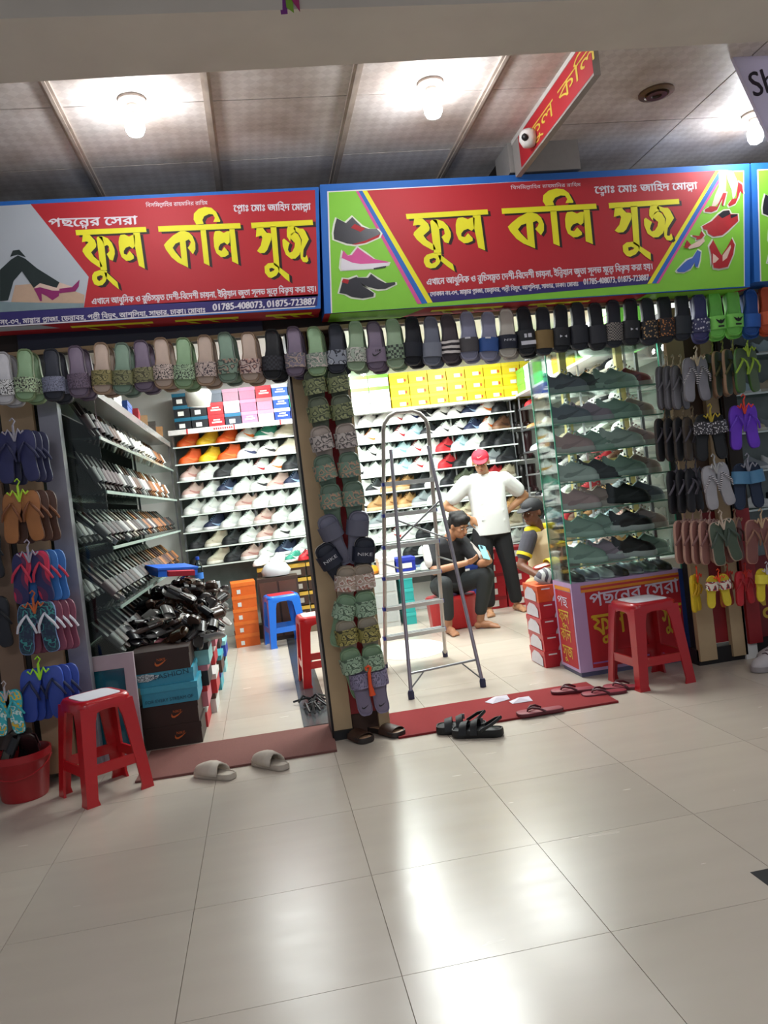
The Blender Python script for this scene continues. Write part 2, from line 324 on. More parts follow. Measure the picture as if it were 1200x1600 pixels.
# ================================================================== SETTING
def tile_material(name, h, h2, rough):
    m = bpy.data.materials.new(name); m.use_nodes = True; nt = m.node_tree; n = nt.nodes; b = n['Principled BSDF']
    b.inputs['Roughness'].default_value = rough; b.inputs['Specular IOR Level'].default_value = .62
    g = n.new('ShaderNodeNewGeometry'); mp = n.new('ShaderNodeMapping'); mp.inputs['Scale'].default_value = (1.2, 5, 1); mp.inputs['Location'].default_value = (.37, .21, .63)
    nz = n.new('ShaderNodeTexNoise'); nz.inputs['Scale'].default_value = 1.7; nz.inputs['Detail'].default_value = 3
    oi = n.new('ShaderNodeObjectInfo')
    nt.links.new(g.outputs['Position'], mp.inputs[0]); nt.links.new(mp.outputs[0], nz.inputs['Vector'])
    mx = n.new('ShaderNodeMix'); mx.data_type = 'RGBA'; mx.inputs[6].default_value = lin(h); mx.inputs[7].default_value = lin(h2)
    nt.links.new(nz.outputs['Fac'], mx.inputs[0])
    hs = n.new('ShaderNodeHueSaturation'); mr = n.new('ShaderNodeMapRange'); mr.inputs[3].default_value = .95; mr.inputs[4].default_value = 1.05
    nt.links.new(oi.outputs['Random'], mr.inputs[0]); nt.links.new(mr.outputs[0], hs.inputs['Value'])
    nt.links.new(mx.outputs[2], hs.inputs['Color']); nt.links.new(hs.outputs[0], b.inputs['Base Color'])
    n2 = n.new('ShaderNodeTexNoise'); n2.inputs['Scale'].default_value = 3; nt.links.new(mp.outputs[0], n2.inputs['Vector'])
    m2 = n.new('ShaderNodeMapRange'); m2.inputs[3].default_value = rough*.85; m2.inputs[4].default_value = rough*1.25
    nt.links.new(n2.outputs['Fac'], m2.inputs[0]); nt.links.new(m2.outputs[0], b.inputs['Roughness'])
    return m
TILE = tile_material('walkway_tile', '#b8ada0', '#c2b7a9', .24)
GROUT = mat('#8d8173', .8, name='tile_joint')
floor = boxobj('floor', -2.4, 6, -4.2, 5.4, -.05, -.004, GROUT); tag(floor, kind='structure')
tm = MB().box(.0011, .5989, .0011, .5989, -.012, 0).mesh('floor_tile')
for i in range(-4, 10):
    for j in range(-7, 9):
        link('floor_tile', tm, TILE, floor, (i*.6, j*.6, 0))
tag(boxobj('trim_1', 1.07, 1.24, 1.36, 4.6, 0, .006, mat('#3a3d40', .25, 0, .5, 60, name='dark_granite')), kind='structure')

def panel_material():
    m = bpy.data.materials.new('ceiling_panel'); m.use_nodes = True; nt = m.node_tree; n = nt.nodes; b = n['Principled BSDF']
    b.inputs['Roughness'].default_value = .55
    g = n.new('ShaderNodeNewGeometry'); mp = n.new('ShaderNodeMapping'); mp.inputs['Rotation'].default_value = (0, 0, .78)
    ck = n.new('ShaderNodeTexChecker'); ck.inputs['Scale'].default_value = 26
    nz = n.new('ShaderNodeTexNoise'); nz.inputs['Scale'].default_value = 2.5; nz.inputs['Detail'].default_value = 8
    nt.links.new(g.outputs['Position'], mp.inputs[0]); nt.links.new(mp.outputs[0], ck.inputs[0]); nt.links.new(g.outputs['Position'], nz.inputs['Vector'])
    ck.inputs[1].default_value = lin('#d0c8c3'); ck.inputs[2].default_value = lin('#dad3ce')
    mx = n.new('ShaderNodeMix'); mx.data_type = 'RGBA'; mx.blend_type = 'MULTIPLY'; mx.inputs[0].default_value = 1
    r = n.new('ShaderNodeValToRGB'); r.color_ramp.elements[0].position = .3; r.color_ramp.elements[0].color = lin('#c4b8ae')
    r.color_ramp.elements[1].position = .6; r.color_ramp.elements[1].color = (1, 1, 1, 1)
    nt.links.new(nz.outputs['Fac'], r.inputs[0]); nt.links.new(ck.outputs[0], mx.inputs[6]); nt.links.new(r.outputs[0], mx.inputs[7])
    nt.links.new(mx.outputs[2], b.inputs['Base Color'])
    return m
CPANEL = panel_material()
JOINT = mat('#5b4b44', .8, 0, .3, 20, name='ceiling_joint')
BATTEN = mat('#a89a8e', .6, 0, .35, 14, name='ceiling_batten')
ceil = boxobj('ceiling', -2.4, 6, -4.2, 2.0, 3.1, 3.16, JOINT); tag(ceil, kind='structure')
cm = MB().box(.004, .626, .004, .596, -.012, .002).mesh('ceiling_panel')
for i in range(-3, 4):
    for j in range(-1, 4):
        link('ceiling_panel', cm, CPANEL, ceil, (.333+(i-1)*.63, -.365+(j-1)*.6, 3.1))
for j in range(-1, 4): link('ceiling_panel', MB().box(.004, .30, .004, .596, -.012, .002).mesh('ceiling_panel'), CPANEL, ceil, (2.223, -.365+(j-1)*.6, 3.1))
for i in range(-3, 4):
    bm_ = MB().box(-.02, .02, -1.0, 1.95, -.026, -.010).box(-.007, .007, -1.0, 1.95, -.032, -.026)
    link('ceiling_batten', bm_.mesh('ceiling_batten'), BATTEN, ceil, (.333+(i)*.63, 0, 3.1))
cm2 = MB().box(.004, 1.196, .004, 1.196, -.012, .002).mesh('ceiling_panel')
for x in (2.85-.63, 3.42, 4.62):
    for y in (-1.78, -.58, .62):
        if x < 3: link('ceiling_panel', MB().box(.40, 1.196, .004, 1.196, -.012, .002).mesh('ceiling_panel'), CPANEL, ceil, (x, y, 3.1))
        else: link('ceiling_panel', cm2, CPANEL, ceil, (x, y, 3.1))

BEAM = mat('#d2cabf', .75, 0, .16, 3, .2, name='stained_beam_paint')
b = MB(); z0, z1 = 2.9, 3.5
vs_ = [(-2, -.66, z0), (6, -.76, z0), (6, -.53, z0), (-2, -.235, z0), (-2, -.66, z1), (6, -.76, z1), (6, -.53, z1), (-2, -.235, z1)]
b.add(vs_, [(0,3,2,1),(4,5,6,7),(0,1,5,4),(1,2,6,5),(2,3,7,6),(3,0,4,7)])
tag(link('trim_2', b.mesh('trim_2'), BEAM), kind='structure')

# shop shell
BROWN = mat('#2b211b', .7, 0, .3, 6, name='dark_brown_board')
NAVY = mat('#0c1230', .5, name='navy_board')
tag(boxobj('wall_front', -2.4, 6, 1.02, 1.16, 2.24, 2.86, BROWN), kind='structure')
tag(boxobj('trim_3', -.14, 1.10, .985, 1.02, 2.235, 2.42, NAVY), kind='structure')
tag(boxobj('ceiling_shop', -.4, 4.3, 1.16, 5.5, 2.75, 2.8, WHITE), kind='structure')
bpy.data.objects['ceiling_shop'].name = 'ceiling.001'
tag(boxobj('wall_back', -.4, 4.4, 5.35, 5.45, 0, 2.75, WHITE), kind='structure')
tag(boxobj('wall_left', -.40, -.32, 1.16, 5.4, 0, 2.75, mat('#3c3a3a', .6)), kind='structure')
b = MB().add([(3.87,1.3,0),(3.95,1.3,0),(4.25,5.4,0),(4.17,5.4,0),(3.87,1.3,2.75),(3.95,1.3,2.75),(4.25,5.4,2.75),(4.17,5.4,2.75)],
             [(0,3,2,1),(4,5,6,7),(0,1,5,4),(1,2,6,5),(2,3,7,6),(3,0,4,7)])
tag(link('wall_right', b.mesh('wall_right'), WHITE), kind='structure')

# pillar between the two openings
RED_BOARD = mat('#8e1c22', .5, name='red_board')
p = boxobj('pillar', 1.235, 1.525, 1.06, 1.30, 0, 2.24, mat('#4a3328', .7)); tag(p, kind='structure')
p.name = 'trim_4'
boxobj('slat', 1.225, 1.325, 1.02, 1.06, .03, 2.24, CREAM_WOOD, p)
boxobj('slat', 1.475, 1.535, 1.02, 1.06, .03, 2.24, CREAM_WOOD, p)
boxobj('red_panel', 1.325, 1.475, 1.04, 1.06, .12, 2.1, RED_BOARD, p)
boxobj('edge_strip', 1.213, 1.225, 1.03, 1.3, 0, 2.24, BLACK, p)
boxobj('foot', 1.22, 1.33, 1.005, 1.05, 0, .05, BLACK, p)
# posts on the left end
p = boxobj('trim_5', -.12, -.02, 1.12, 1.2, 0, 2.24, mat('#8c8a94', .35, .4, .05)); tag(p, kind='structure')
p = boxobj('trim_6', -.30, -.14, 1.10, 1.14, .04, 2.24, mat('#a98d6d', .65, 0, .15, 5)); tag(p, kind='structure')
p = boxobj('trim_7', -.46, -.34, 1.10, 1.14, .04, 2.24, mat('#8b6f5a', .65, 0, .15, 5)); tag(p, kind='structure')
tag(boxobj('wall_far_left', -2.4, -.30, 1.55, 1.6, 0, 3.0, mat('#3a2c25', .7)), kind='structure')
bpy.data.objects['wall_far_left'].name = 'wall_side'
# posts right of the glass case, red board between and beside them
p = boxobj('trim_8', 3.605, 3.645, 1.40, 1.50, 0, 2.24, mat('#2c2a2c', .4, .3)); tag(p, kind='structure')
for i, (a_, b_) in enumerate(((3.56, 3.675), (3.785, 3.885))):
    tag(boxobj('trim_%d' % (9+i), a_, b_, 1.30, 1.34, .03, 2.24, CREAM_WOOD), kind='structure')
p = boxobj('trim_11', 3.58, 3.90, 1.345, 1.37, .12, .95, RED_BOARD); tag(p, kind='structure')
p = boxobj('trim_12', 3.58, 3.90, 1.345, 1.37, .95, 2.24, mat('#5b4636', .7)); tag(p, kind='structure')
p = boxobj('trim_13', 3.56, 4.9, 1.32, 1.42, 0, .10, mat('#1a1718', .6)); tag(p, kind='structure')
p = boxobj('trim_14', 3.89, 5.0, 1.40, 1.44, .10, .62, mat('#6e151b', .5)); tag(p, kind='structure')
mb = MB(); write(mb, 'ফুল', (3.96, .30), (4.4, .30), .32, 1.398)
o = link('lettering', mb.mesh('lettering'), mat('#c9a53a', .5), p)
tag(boxobj('trim_16', 3.885, 3.975, 1.27, 1.298, .10, .95, RED_BOARD), kind='structure')
tag(boxobj('trim_17', 3.885, 3.975, 1.27, 1.298, .95, 2.24, BROWN), kind='structure')
tag(boxobj('wall_next_shop', 3.96, 6, 2.75, 2.8, 0, 3.0, mat('#4a4540', .6)), kind='structure')
bpy.data.objects['wall_next_shop'].name = 'wall_beside'

# ================================================================== SIGNS
SIGN_COL = {'red': mat('#b01e28', .62, 0, .03, 4, name='sign_red'), 'yellow': mat('#e6de20', .62, 0, .02, name='sign_yellow'),
    'black': mat('#24100f', .62), 'white': mat('#dcd6dc', .4, 0, .02), 'blue': mat('#1c63b4', .62, 0, .03, name='sign_blue'),
    'navy': mat('#2d2568', .62, 0, .03), 'green': mat('#7fc236', .62, 0, .04, 3, name='sign_green'), 'dark': mat('#26262e', .4, 0, .3, 12),
    'pink': mat('#cf4f8f', .62), 'skin': mat('#dcbfae', .5), 'plum': mat('#8a1f62', .62), 'tan': mat('#c2a48c', .5),
    'teal': mat('#7f9398', .5), 'dgreen': mat('#1e2b2b', .5), 'shoe_red': mat('#a8161f', .62, 0, .25, 20), 'shoe_blue': mat('#3a5fae', .62, 0, .2, 20),
    'photo': mat('#b3b9c0', .5, 0, .06, 3), 'halo': mat('#d8dcc8', .45)}
L0 = .0007
def flat(parent, name, polys, colour, y):
    mb = MB()
    for o_, hs in polys: mb.poly(o_, hs, y)
    return link(name, mb.mesh(name), SIGN_COL[colour], parent)
def mapf(src, dst):
    """affine (x and z on their own) from three source points to three target points"""
    (ax, az), (bx, bz), (cx, cz) = src; (Ax, Az), (Bx, Bz), (Cx, Cz) = dst
    sx = (Bx-Ax)/(bx-ax); sz = (Az-Cz)/(az-cz)
    return lambda p: (Ax+(p[0]-ax)*sx, Az+(p[1]-az)*sz)
def grow(poly, d):
    cx = sum(p[0] for p in poly)/len(poly); cy = sum(p[1] for p in poly)/len(poly)
    out = []
    for x, y in poly:
        l = math.hypot(x-cx, y-cy) or 1
        out.append((x+(x-cx)/l*d, y+(y-cy)/l*d))
    return out
def big_letters(par, f, y):
    flat(par, 'letter_shadow', [([(q[0]+.014, q[1]-.010) for q in map(f, o_)], [[(q[0]+.014, q[1]-.010) for q in map(f, h)] for h in hs]) for o_, hs in LETTERS], 'black', y)
    flat(par, 'lettering', [(list(map(f, o_)), [list(map(f, h)) for h in hs]) for o_, hs in LETTERS], 'yellow', y-L0)
def pictures(par, pics, f, y, halo=True):
    cm_ = {'red': 'shoe_red', 'blue': 'shoe_blue', 'green': 'dgreen'}
    for k, (c, pl) in enumerate(pics):
        q = list(map(f, pl))
        if halo and len(pl) > 7 and c != 'skin': flat(par, 'picture_edge', [(grow(q, .010), [])], 'halo', y)
    for k, (c, pl) in enumerate(pics):
        flat(par, 'picture', [(list(map(f, pl)), [])], cm_.get(c, c), y-L0*(1+.3*k))
def textline(par, items, colour, y, name='lettering'):
    mb = MB()
    for s, p0, p1, h, bold in items: write(mb, s, p0, p1, h, y, 0, bold)
    return link(name, mb.mesh(name), SIGN_COL[colour], par)
T_PASAND = 'পছেন^দর েসরা'; T_PROP = 'েপ^রাঃ েমাঃ জািহদ েমাল^লা'; T_BIS = 'িবসিমল^লািহর রাহমািনর রািহম'
T_EKH = 'এখােন আধুিনক ও রুিচসম^মত েদশী-িবেদশী চায়না, ইিন^ডয়ান জুতা সূলভ মূেল^য িবক^রয় করা হয়।'
T_ADDR = 'েদাকান নং-৩৭, মাষ^টার প^লাজা, েডন^ডাবর, পল^লী িবদ^যুৎ, আশুিলয়া, সাভার, ঢাকা। েমাবাঃ'
T_ADDR1 = 'নং-৩৭, মাষ^টার প^লাজা, েডন^ডাবর, পল^লী িবদ^যুৎ, আশুিলয়া, সাভার, ঢাকা। েমাবাঃ'
def sign_box(name, label, corners, y0, y1, group=None):
    (a, b_, c, d) = corners   # tl tr br bl (x,z)
    t = empty(name, ((a[0]+b_[0])/2, y0, d[1])); tag(t, label, 'sign')
    pm = t.matrix_world.copy(); off = Vector(t.location)
    class H: pass
    mb = MB().add([(x, yy, z) for yy in (y0, y1) for x, z in (a, b_, c, d)],
                  [(0,3,2,1),(4,5,6,7),(0,1,5,4),(1,2,6,5),(2,3,7,6),(3,0,4,7)])
    return t, mb, off
def child_shift(t, off):
    for o in t.children: o.location = -off
# left sign
t, mb, off = sign_box('shop_sign', 'long red shop sign with woman in purple heels, above left opening', [(-1.25, 2.945), (1.466, 2.913), (1.402, 2.290), (-1.3, 2.355)], .8, .985)
o = link('sign_frame', mb.mesh('sign_frame'), SIGN_COL['blue'])
o.parent = t
y = .8-L0
kids = []
def K(o): kids.append(o); return o
flat(t, 'border', [([(-1.24, 2.918), (1.438, 2.886), (1.375, 2.300), (-1.29, 2.345)], [])], 'white', y)
y -= L0
flat(t, 'photo_panel', [([(-1.24, 2.91)]+[SP['s1_photo'][1]]+SP['s1_photo'][2:4]+[(-1.28, 2.43)], [])], 'photo', y)
flat(t, 'red_field', [(SP['s1_red'], [])], 'red', y)
flat(t, 'address_strip', [([(-1.28, 2.43), SP['s1_strip'][1], (1.397, 2.365), (1.385, 2.306), (-1.29, 2.352)], [])], 'navy', y)
y -= L0
pictures(t, PIC_LEGS, lambda p: p, y, False)
big_letters(t, lambda p: p, y)
textline(t, [(T_PASAND, (.118, 2.792), (.54, 2.779), .062, .004)], 'white', y, 'small_lettering')
textline(t, [(T_PROP, (1.02, 2.812), (1.41, 2.797), .05, .003)], 'white', y, 'small_lettering')
textline(t, [(T_BIS, (.593, 2.862), (.895, 2.856), .028, 0)], 'white', y, 'small_lettering')
textline(t, [(T_EKH, (.276, 2.40), (1.39, 2.378), .044, .0025)], 'white', y, 'small_lettering')
textline(t, [(T_ADDR1, (-.16, 2.336), (.82, 2.316), .036, .002)], 'white', y-L0, 'small_lettering')
textline(t, [('01785-408073, 01875-723887', (.856, 2.322), (1.379, 2.312), .048, .004)], 'white', y-L0, 'small_lettering')
# print that wraps under the box
def underside(t, x0, x1, z0, z1, spans, greens):
    mb = MB(); mb.add([(x0, .8, z0-.0012), (x1, .8, z1-.0012), (x1, .985, z1-.0012), (x0, .985, z0-.0012)], [(0, 3, 2, 1)])
    link('wrapped_edge', mb.mesh('wrapped_edge'), SIGN_COL['red'], t)
    mb = MB()
    for a, b_ in spans:
        za = z0+(z1-z0)*(a-x0)/(x1-x0)-.0024; zb = z0+(z1-z0)*(b_-x0)/(x1-x0)-.0024
        mb.add([(a, .86, za), (b_, .86, zb), (b_, .90, zb), (a, .90, za)], [(0, 3, 2, 1)])
        for k in range(3):
            c_ = a+(b_-a)*(.15+.3*k); mb.add([(c_, .9, za), (c_+.05, .9, zb), (c_+.08, .95, zb), (c_+.02, .95, za)], [(0, 3, 2, 1)])
    link('wrapped_lettering', mb.mesh('wrapped_lettering'), SIGN_COL['yellow'], t)
    for a, b_, c_ in greens:
        za = z0+(z1-z0)*(a-x0)/(x1-x0)-.003; zb = z0+(z1-z0)*(b_-x0)/(x1-x0)-.003
        mb = MB().add([(a, .8, za), (b_, .8, zb), (b_-.1 if c_ == 'green' else b_+.15, .985, zb), (a, .985, za)], [(0, 3, 2, 1)])
        link('wrapped_panel', mb.mesh('wrapped_panel'), SIGN_COL[c_], t)
underside(t, -1.3, 1.402, 2.355, 2.290, [(.15, .55), (.66, .98), (1.12, 1.36)], [(-1.28, .02, 'photo')])
child_shift(t, off)
# main sign
def green_sign(label, f, x_all, withtext=True):
    t, mb, off = sign_box('shop_sign', label, [f(p) for p in [(1.474, 2.925), (3.90, 2.905), (3.822, 2.215), (1.418, 2.262)]], .8, .985)
    o = link('sign_frame', mb.mesh('sign_frame'), SIGN_COL['blue']); o.parent = t
    F = lambda l: [f(p) for p in l]
    y = .8-L0
    flat(t, 'border', [(F([(1.507, 2.888), (3.862, 2.868), (3.79, 2.222), (1.452, 2.262)]), [])], 'white', y)
    y -= L0
    flat(t, 'green_field', [(F([(1.514, 2.882), (3.855, 2.862), (3.784, 2.222), (1.459, 2.262)]), [])], 'green', y)
    y -= L0
    flat(t, 'red_field', [(F(SP['s2_red']), [])], 'red', y)
    flat(t, 'address_strip', [(F(SP['s2_strip']), [])], 'navy', y)
    for k, c in (('yl', 'yellow'), ('bl', 'blue'), ('pk', 'pink'), ('yr', 'yellow'), ('br', 'blue'), ('pr', 'pink')):
        flat(t, 'stripe', [(F(SP['s2_'+k]), [])], c, y-L0/2)
    y -= L0
    pictures(t, PIC_MEN, f, y); pictures(t, PIC_HEELS, f, y)
    if withtext:
        g = mapf([(.243, 2.77), (1.414, 2.746), (.415, 2.464)], [(1.905, 2.745), (3.449, 2.721), (2.082, 2.425)])
        big_letters(t, lambda p: (g(p)[0], g(p)[1]+.010*(p[0]-.243)), y)
        textline(t, [(T_PROP, (2.962, 2.789), (3.565, 2.779), .058, .004)], 'white', y, 'small_lettering')
        textline(t, [(T_BIS, (2.492, 2.84), (2.887, 2.835), .026, 0)], 'white', y, 'small_lettering')
        textline(t, [(T_EKH, (1.972, 2.366), (3.25, 2.356), .05, .003)], 'white', y, 'small_lettering')
        textline(t, [(T_ADDR, (1.985, 2.306), (2.81, 2.298), .034, .002)], 'white', y-L0, 'small_lettering')
        textline(t, [('01785-408073, 01875-723887', (2.839, 2.302), (3.22, 2.298), .046, .003)], 'white', y-L0, 'small_lettering')
    return t, off
t, off = green_sign('wide red and green shop sign with shoe pictures, above right opening', lambda p: p, None)
underside(t, 1.418, 3.822, 2.262, 2.215, [(2.0, 2.4), (2.55, 2.9)], [(1.45, 1.95, 'green'), (3.2, 3.81, 'green')])
child_shift(t, off)
t, off = green_sign('green shop sign with shoe pictures, cut off at right edge', lambda p: (p[0]+2.435, p[1]-.02), None, False)
child_shift(t, off)
# two nails in the joint of the signs
# banner board under the walkway ceiling
t = empty('banner_board', (2.52, .1, 2.895)); tag(t, 'narrow red banner board with yellow letters, sloping away under the ceiling', 'banner')
mb = MB().box(0, .03, -.33, .68, 0, .2); link('board', mb.mesh('board'), mat('#9c9690', .6), t)
mb = MB().add([(-.0012, .58, .01), (-.0012, -.33, .01), (-.0012, -.33, .17), (-.0012, .58, .17)], [(0, 1, 2, 3)])
link('red_face', mb.mesh('red_face'), SIGN_COL['red'], t)
mb = MB()
pl, wd = text_polys('ফুল কিল সুজ')
tmp = MB()
for o_, hs in pl:
    try: tmp.poly(o_, hs, 0)
    except Exception: pass
sx = 1.25/wd
vs_ = [(-.0026, .45-v[0]*sx, .055+v[2]*.105) for v in tmp.v]
mb.add(vs_, tmp.f); link('lettering', mb.mesh('lettering'), mat('#d6b845', .45), t)
link('edge_strip', MB().box(-.004, 0, -.33, .68, .17, .2).mesh('edge_strip'), mat('#c9c4be', .5), t)
# small white camera on the banner end
t = empty('security_camera', (2.485, .46, 2.96)); tag(t, 'small white dome camera fixed at the end of red banner', 'camera')
link('dome', MB().lathe([(.001, -.045), (.03, -.04), (.045, -.01), (.042, .02), (.03, .035)], 14).mesh('dome', 60), mat('#d8d6d2', .3), t)
link('lens', MB().lathe([(.001, -.012), (.014, -.008), (.018, 0), (.018, .01)], 10).mesh('lens', 60), BLACK, t, (-.03, -.03, -.012), (0, .9, 0))
# wall bracket board behind the banner
p = boxobj('trim_15', 2.5, 2.9, .80, 1.02, 2.93, 3.09, mat('#8f8a86', .6)); tag(p, kind='structure')

# ================================================================== LAMPS OF THE WALKWAY
BULB = emission('lamp_glow', (.93, .96, 1), 170)
def bulb(x, y, label, power=1):
    t = empty('ceiling_bulb', (x, y, 3.088)); tag(t, label, 'lamp', 'bare bulbs on the walkway ceiling')
    link('ceiling_rose', MB().lathe([(.058, 0), (.058, -.012), (.045, -.022), (.03, -.026)], 18).mesh('ceiling_rose', 40), mat('#8f8379', .5), t)
    link('lamp_holder', MB().lathe([(.026, -.024), (.024, -.05), (.018, -.056), (.02, -.07), (.024, -.075)], 14).mesh('lamp_holder', 40), mat('#9d938a', .4), t)
    link('bulb_glass', MB().lathe([(.022, -.070), (.036, -.085), (.040, -.105), (.040, -.13), (.030, -.150), (.014, -.158), (.001, -.160)], 14).mesh('bulb_glass', 60), BULB, t)
bulb(.645, .19, 'glowing white bulb on ceiling above the left sign')
bulb(1.937, .15, 'glowing white bulb on ceiling, left of the red banner')
bulb(3.81, .60, 'glowing white bulb at right edge, behind the white poster')
t = empty('ceiling_socket', (3.106, .321, 3.088)); tag(t, 'empty brown round socket in ceiling, right of the red banner', 'socket')
link('rim', MB().lathe([(.085, 0), (.085, -.008), (.06, -.014), (.052, -.006)], 20).mesh('rim', 40), mat('#6f5a49', .4, .3), t)
link('cup', MB().lathe([(.052, -.006), (.05, -.02), (.025, -.02), (.02, -.012)], 16).mesh('cup', 40), mat('#3e2f26', .3, .5), t)
# white hanging poster in the right upper corner
t = empty('hanging_poster', (3.45, .05, 2.80)); tag(t, 'white plastic poster with dark letters hanging at right top corner', 'poster')
link('sheet', MB().add([(-.14, -.02, .34), (.35, -.02, .36), (.35, -.02, -.95), (.10, -.02, -.95), (.06, -.02, -.2)]+[(-.14, 0, .34), (.35, 0, .36), (.35, 0, -.95), (.10, 0, -.95), (.06, 0, -.2)],
     [(0, 4, 3, 2, 1), (5, 6, 7, 8, 9), (0, 1, 6, 5), (1, 2, 7, 6), (2, 3, 8, 7), (3, 4, 9, 8), (4, 0, 5, 9)]).mesh('sheet'), translucent('poster_plastic', '#d8d4e2'), t)
mb = MB(); write(mb, 'Sh', (-.045, .10), (.085, .13), .16, -.022, 0, .004); link('lettering', mb.mesh('lettering'), mat('#2a2230', .5), t)
# coloured pennant at the top
t = empty('paper_pennant', (1.262, -.70, 2.885)); tag(t, 'purple and green paper pennant hanging from beam at top edge', 'pennant')
for i, c in enumerate(('#7b2f86', '#7fae3a', '#a8326e')):
    mb = MB().add([(-.03+i*.02, -.004*i, .02*i), (-.008+i*.02, -.004*i-.002, 0), (-.004+i*.022, -.004*i, .3), (-.03+i*.02, -.004*i, .3)], [(0, 1, 2, 3)])
    link('strip', mb.mesh('strip'), mat(c, .5), t)
# dark drain square in the floor
SPOT = emission('small_lamp_glow', (1, 1, .96), 90)
for x, y, z, lb in ((1.80, 3.2, 2.32, 'small glowing lamp inside right shop, left one of two'), (1.935, 3.2, 2.318, 'small glowing lamp inside right shop, right one of two'), (2.95, 2.05, 2.135, 'small glowing lamp above the yellow boxes, left of glass case'), (3.62, 1.42, 2.02, 'small glowing lamp at upper right corner of the glass case')):
    t = empty('spot_lamp', (x, y, z)); tag(t, lb, 'lamp')
    link('glow', MB().lathe([(.001, -.026), (.018, -.018), (.024, 0), (.018, .016), (.001, .02)], 10).mesh('glow', 60), SPOT, t)
    link('holder', MB().lathe([(.020, .018), (.022, .05), (.006, .055), (.006, 2.748-z if z > 2.1 else .10)], 10).mesh('holder', 60), mat('#8a8a88', .4, .5), t)
# ================================================================== FOOTWEAR MESHES (toe +x, width y, up z, sole bottom at z 0)
TS = [0, .02, .07, .15, .27, .42, .56, .68, .78, .87, .94, .985, 1]
def halfw(t, W, kind='foot'):
    ws = {'foot': [.12, .42, .62, .74, .74, .72, .83, .96, 1, .94, .74, .42, .1],
          'slim': [.15, .45, .64, .72, .70, .66, .76, .88, .90, .80, .58, .32, .08],
          'slide': [.26, .50, .66, .74, .72, .73, .84, .96, 1, .96, .84, .58, .3]}[kind]
    for i in range(len(TS)-1):
        if t <= TS[i+1]:
            u = (t-TS[i])/(TS[i+1]-TS[i]); return W/2*(ws[i]*(1-u)+ws[i+1]*u)
    return W/2*ws[-1]
def outline(L, W, kind='foot', ts=TS):
    a = [(-L/2+t*L, -halfw(t, W, kind)+.004*sin(t*5)) for t in ts]
    b_ = [(-L/2+t*L, halfw(t, W, kind)+.004*sin(t*5)) for t in ts]
    return a+b_[::-1]
def m_sole(L=.28, W=.10, h=.028, kind='foot', heel=0, inset=True, wedge=0):
    out = outline(L, W, kind)
    lift = (lambda x: max(0, -(x/L)+.1)*wedge*2) if wedge else None
    r = [(.90, 0), (1, .004), (1.0, h*.7), (.97, h)]
    if inset: r += [(.90, h), (.86, h-.004)]
    return MB().rings(out, r, 0, lift)
def m_upper(L=.27, W=.092, base=.02, hs=None, open_to=.44, kind='foot', depth=.45):
    hs = hs or [.080, .085, .088, .082, .078, .098, .088, .070, .058, .048, .036, .024, .012]
    vs = []; n = 11
    for i, t in enumerate(TS):
        x = -L/2+t*L; w_ = halfw(t, W, kind); H = hs[i]; c = .004*sin(t*5)
        if .01 < t < open_to:
            prof = [(-1, 0), (-1.02, .4), (-.92, .8), (-.80, 1), (-.62, .93), (0, depth), (.62, .93), (.80, 1), (.92, .8), (1.02, .4), (1, 0)]
        else:
            prof = [(-1, 0), (-1.02, .3), (-.94, .6), (-.70, .85), (-.34, .98), (0, 1.02), (.34, .98), (.70, .85), (.94, .6), (1.02, .3), (1, 0)]
        vs += [(x, c+w_*p, base+H*q) for p, q in prof]
    fs = []
    for i in range(len(TS)-1):
        for k in range(n-1): fs.append((i*n+k, (i+1)*n+k, (i+1)*n+k+1, i*n+k+1))
    fs += [tuple(range(n))[::-1], tuple(range((len(TS)-1)*n, len(TS)*n))]
    return MB().add(vs, fs)
LOW = [.092, .102, .104, .086, .072, .112, .092, .068, .058, .048, .036, .024, .012]
def m_laces(L=.27, W=.092, base=.02, hs=LOW, n=4, t0=.46, t1=.68):
    mb = MB()
    for k in range(n):
        t = t0+(t1-t0)*k/(n-1)
        i = max(j for j in range(len(TS)) if TS[j] <= t); u = (t-TS[i])/(TS[i+1]-TS[i]); H = hs[i]*(1-u)+hs[i+1]*u
        x = -L/2+t*L; w_ = halfw(t, W)*.55; z = base+H*1.02
        mb.bar((x, -w_, z-.004), (x, 0, z+.003), .006, .004).bar((x, 0, z+.003), (x, w_, z-.004), .006, .004)
    return mb
def m_stripe(L=.27, W=.092, base=.02, style=0):
    mb = MB()
    for sd in (-1, 1):
        if style == 0: pts = [(.20, .010, .020), (.30, .006, .034), (.42, .010, .030), (.56, .022, .036), (.74, .044, .048)]
        else: pts = [(.30, .004, .060), (.36, .004, .060), (.40, .004, .0605), (.44, .004, .061), (.48, .004, .061)]
        vs = []
        for t, z0, z1 in pts:
            y = sd*(halfw(t, W)*1.03+.002); x = -L/2+t*L; vs += [(x, y+.004*sin(t*5), base+z0), (x, y*.975+.004*sin(t*5), base+z1)]
        mb.add(vs, [((2*i, 2*i+2, 2*i+3, 2*i+1) if sd < 0 else (2*i, 2*i+1, 2*i+3, 2*i+2)) for i in range(len(pts)-1)])
    return mb
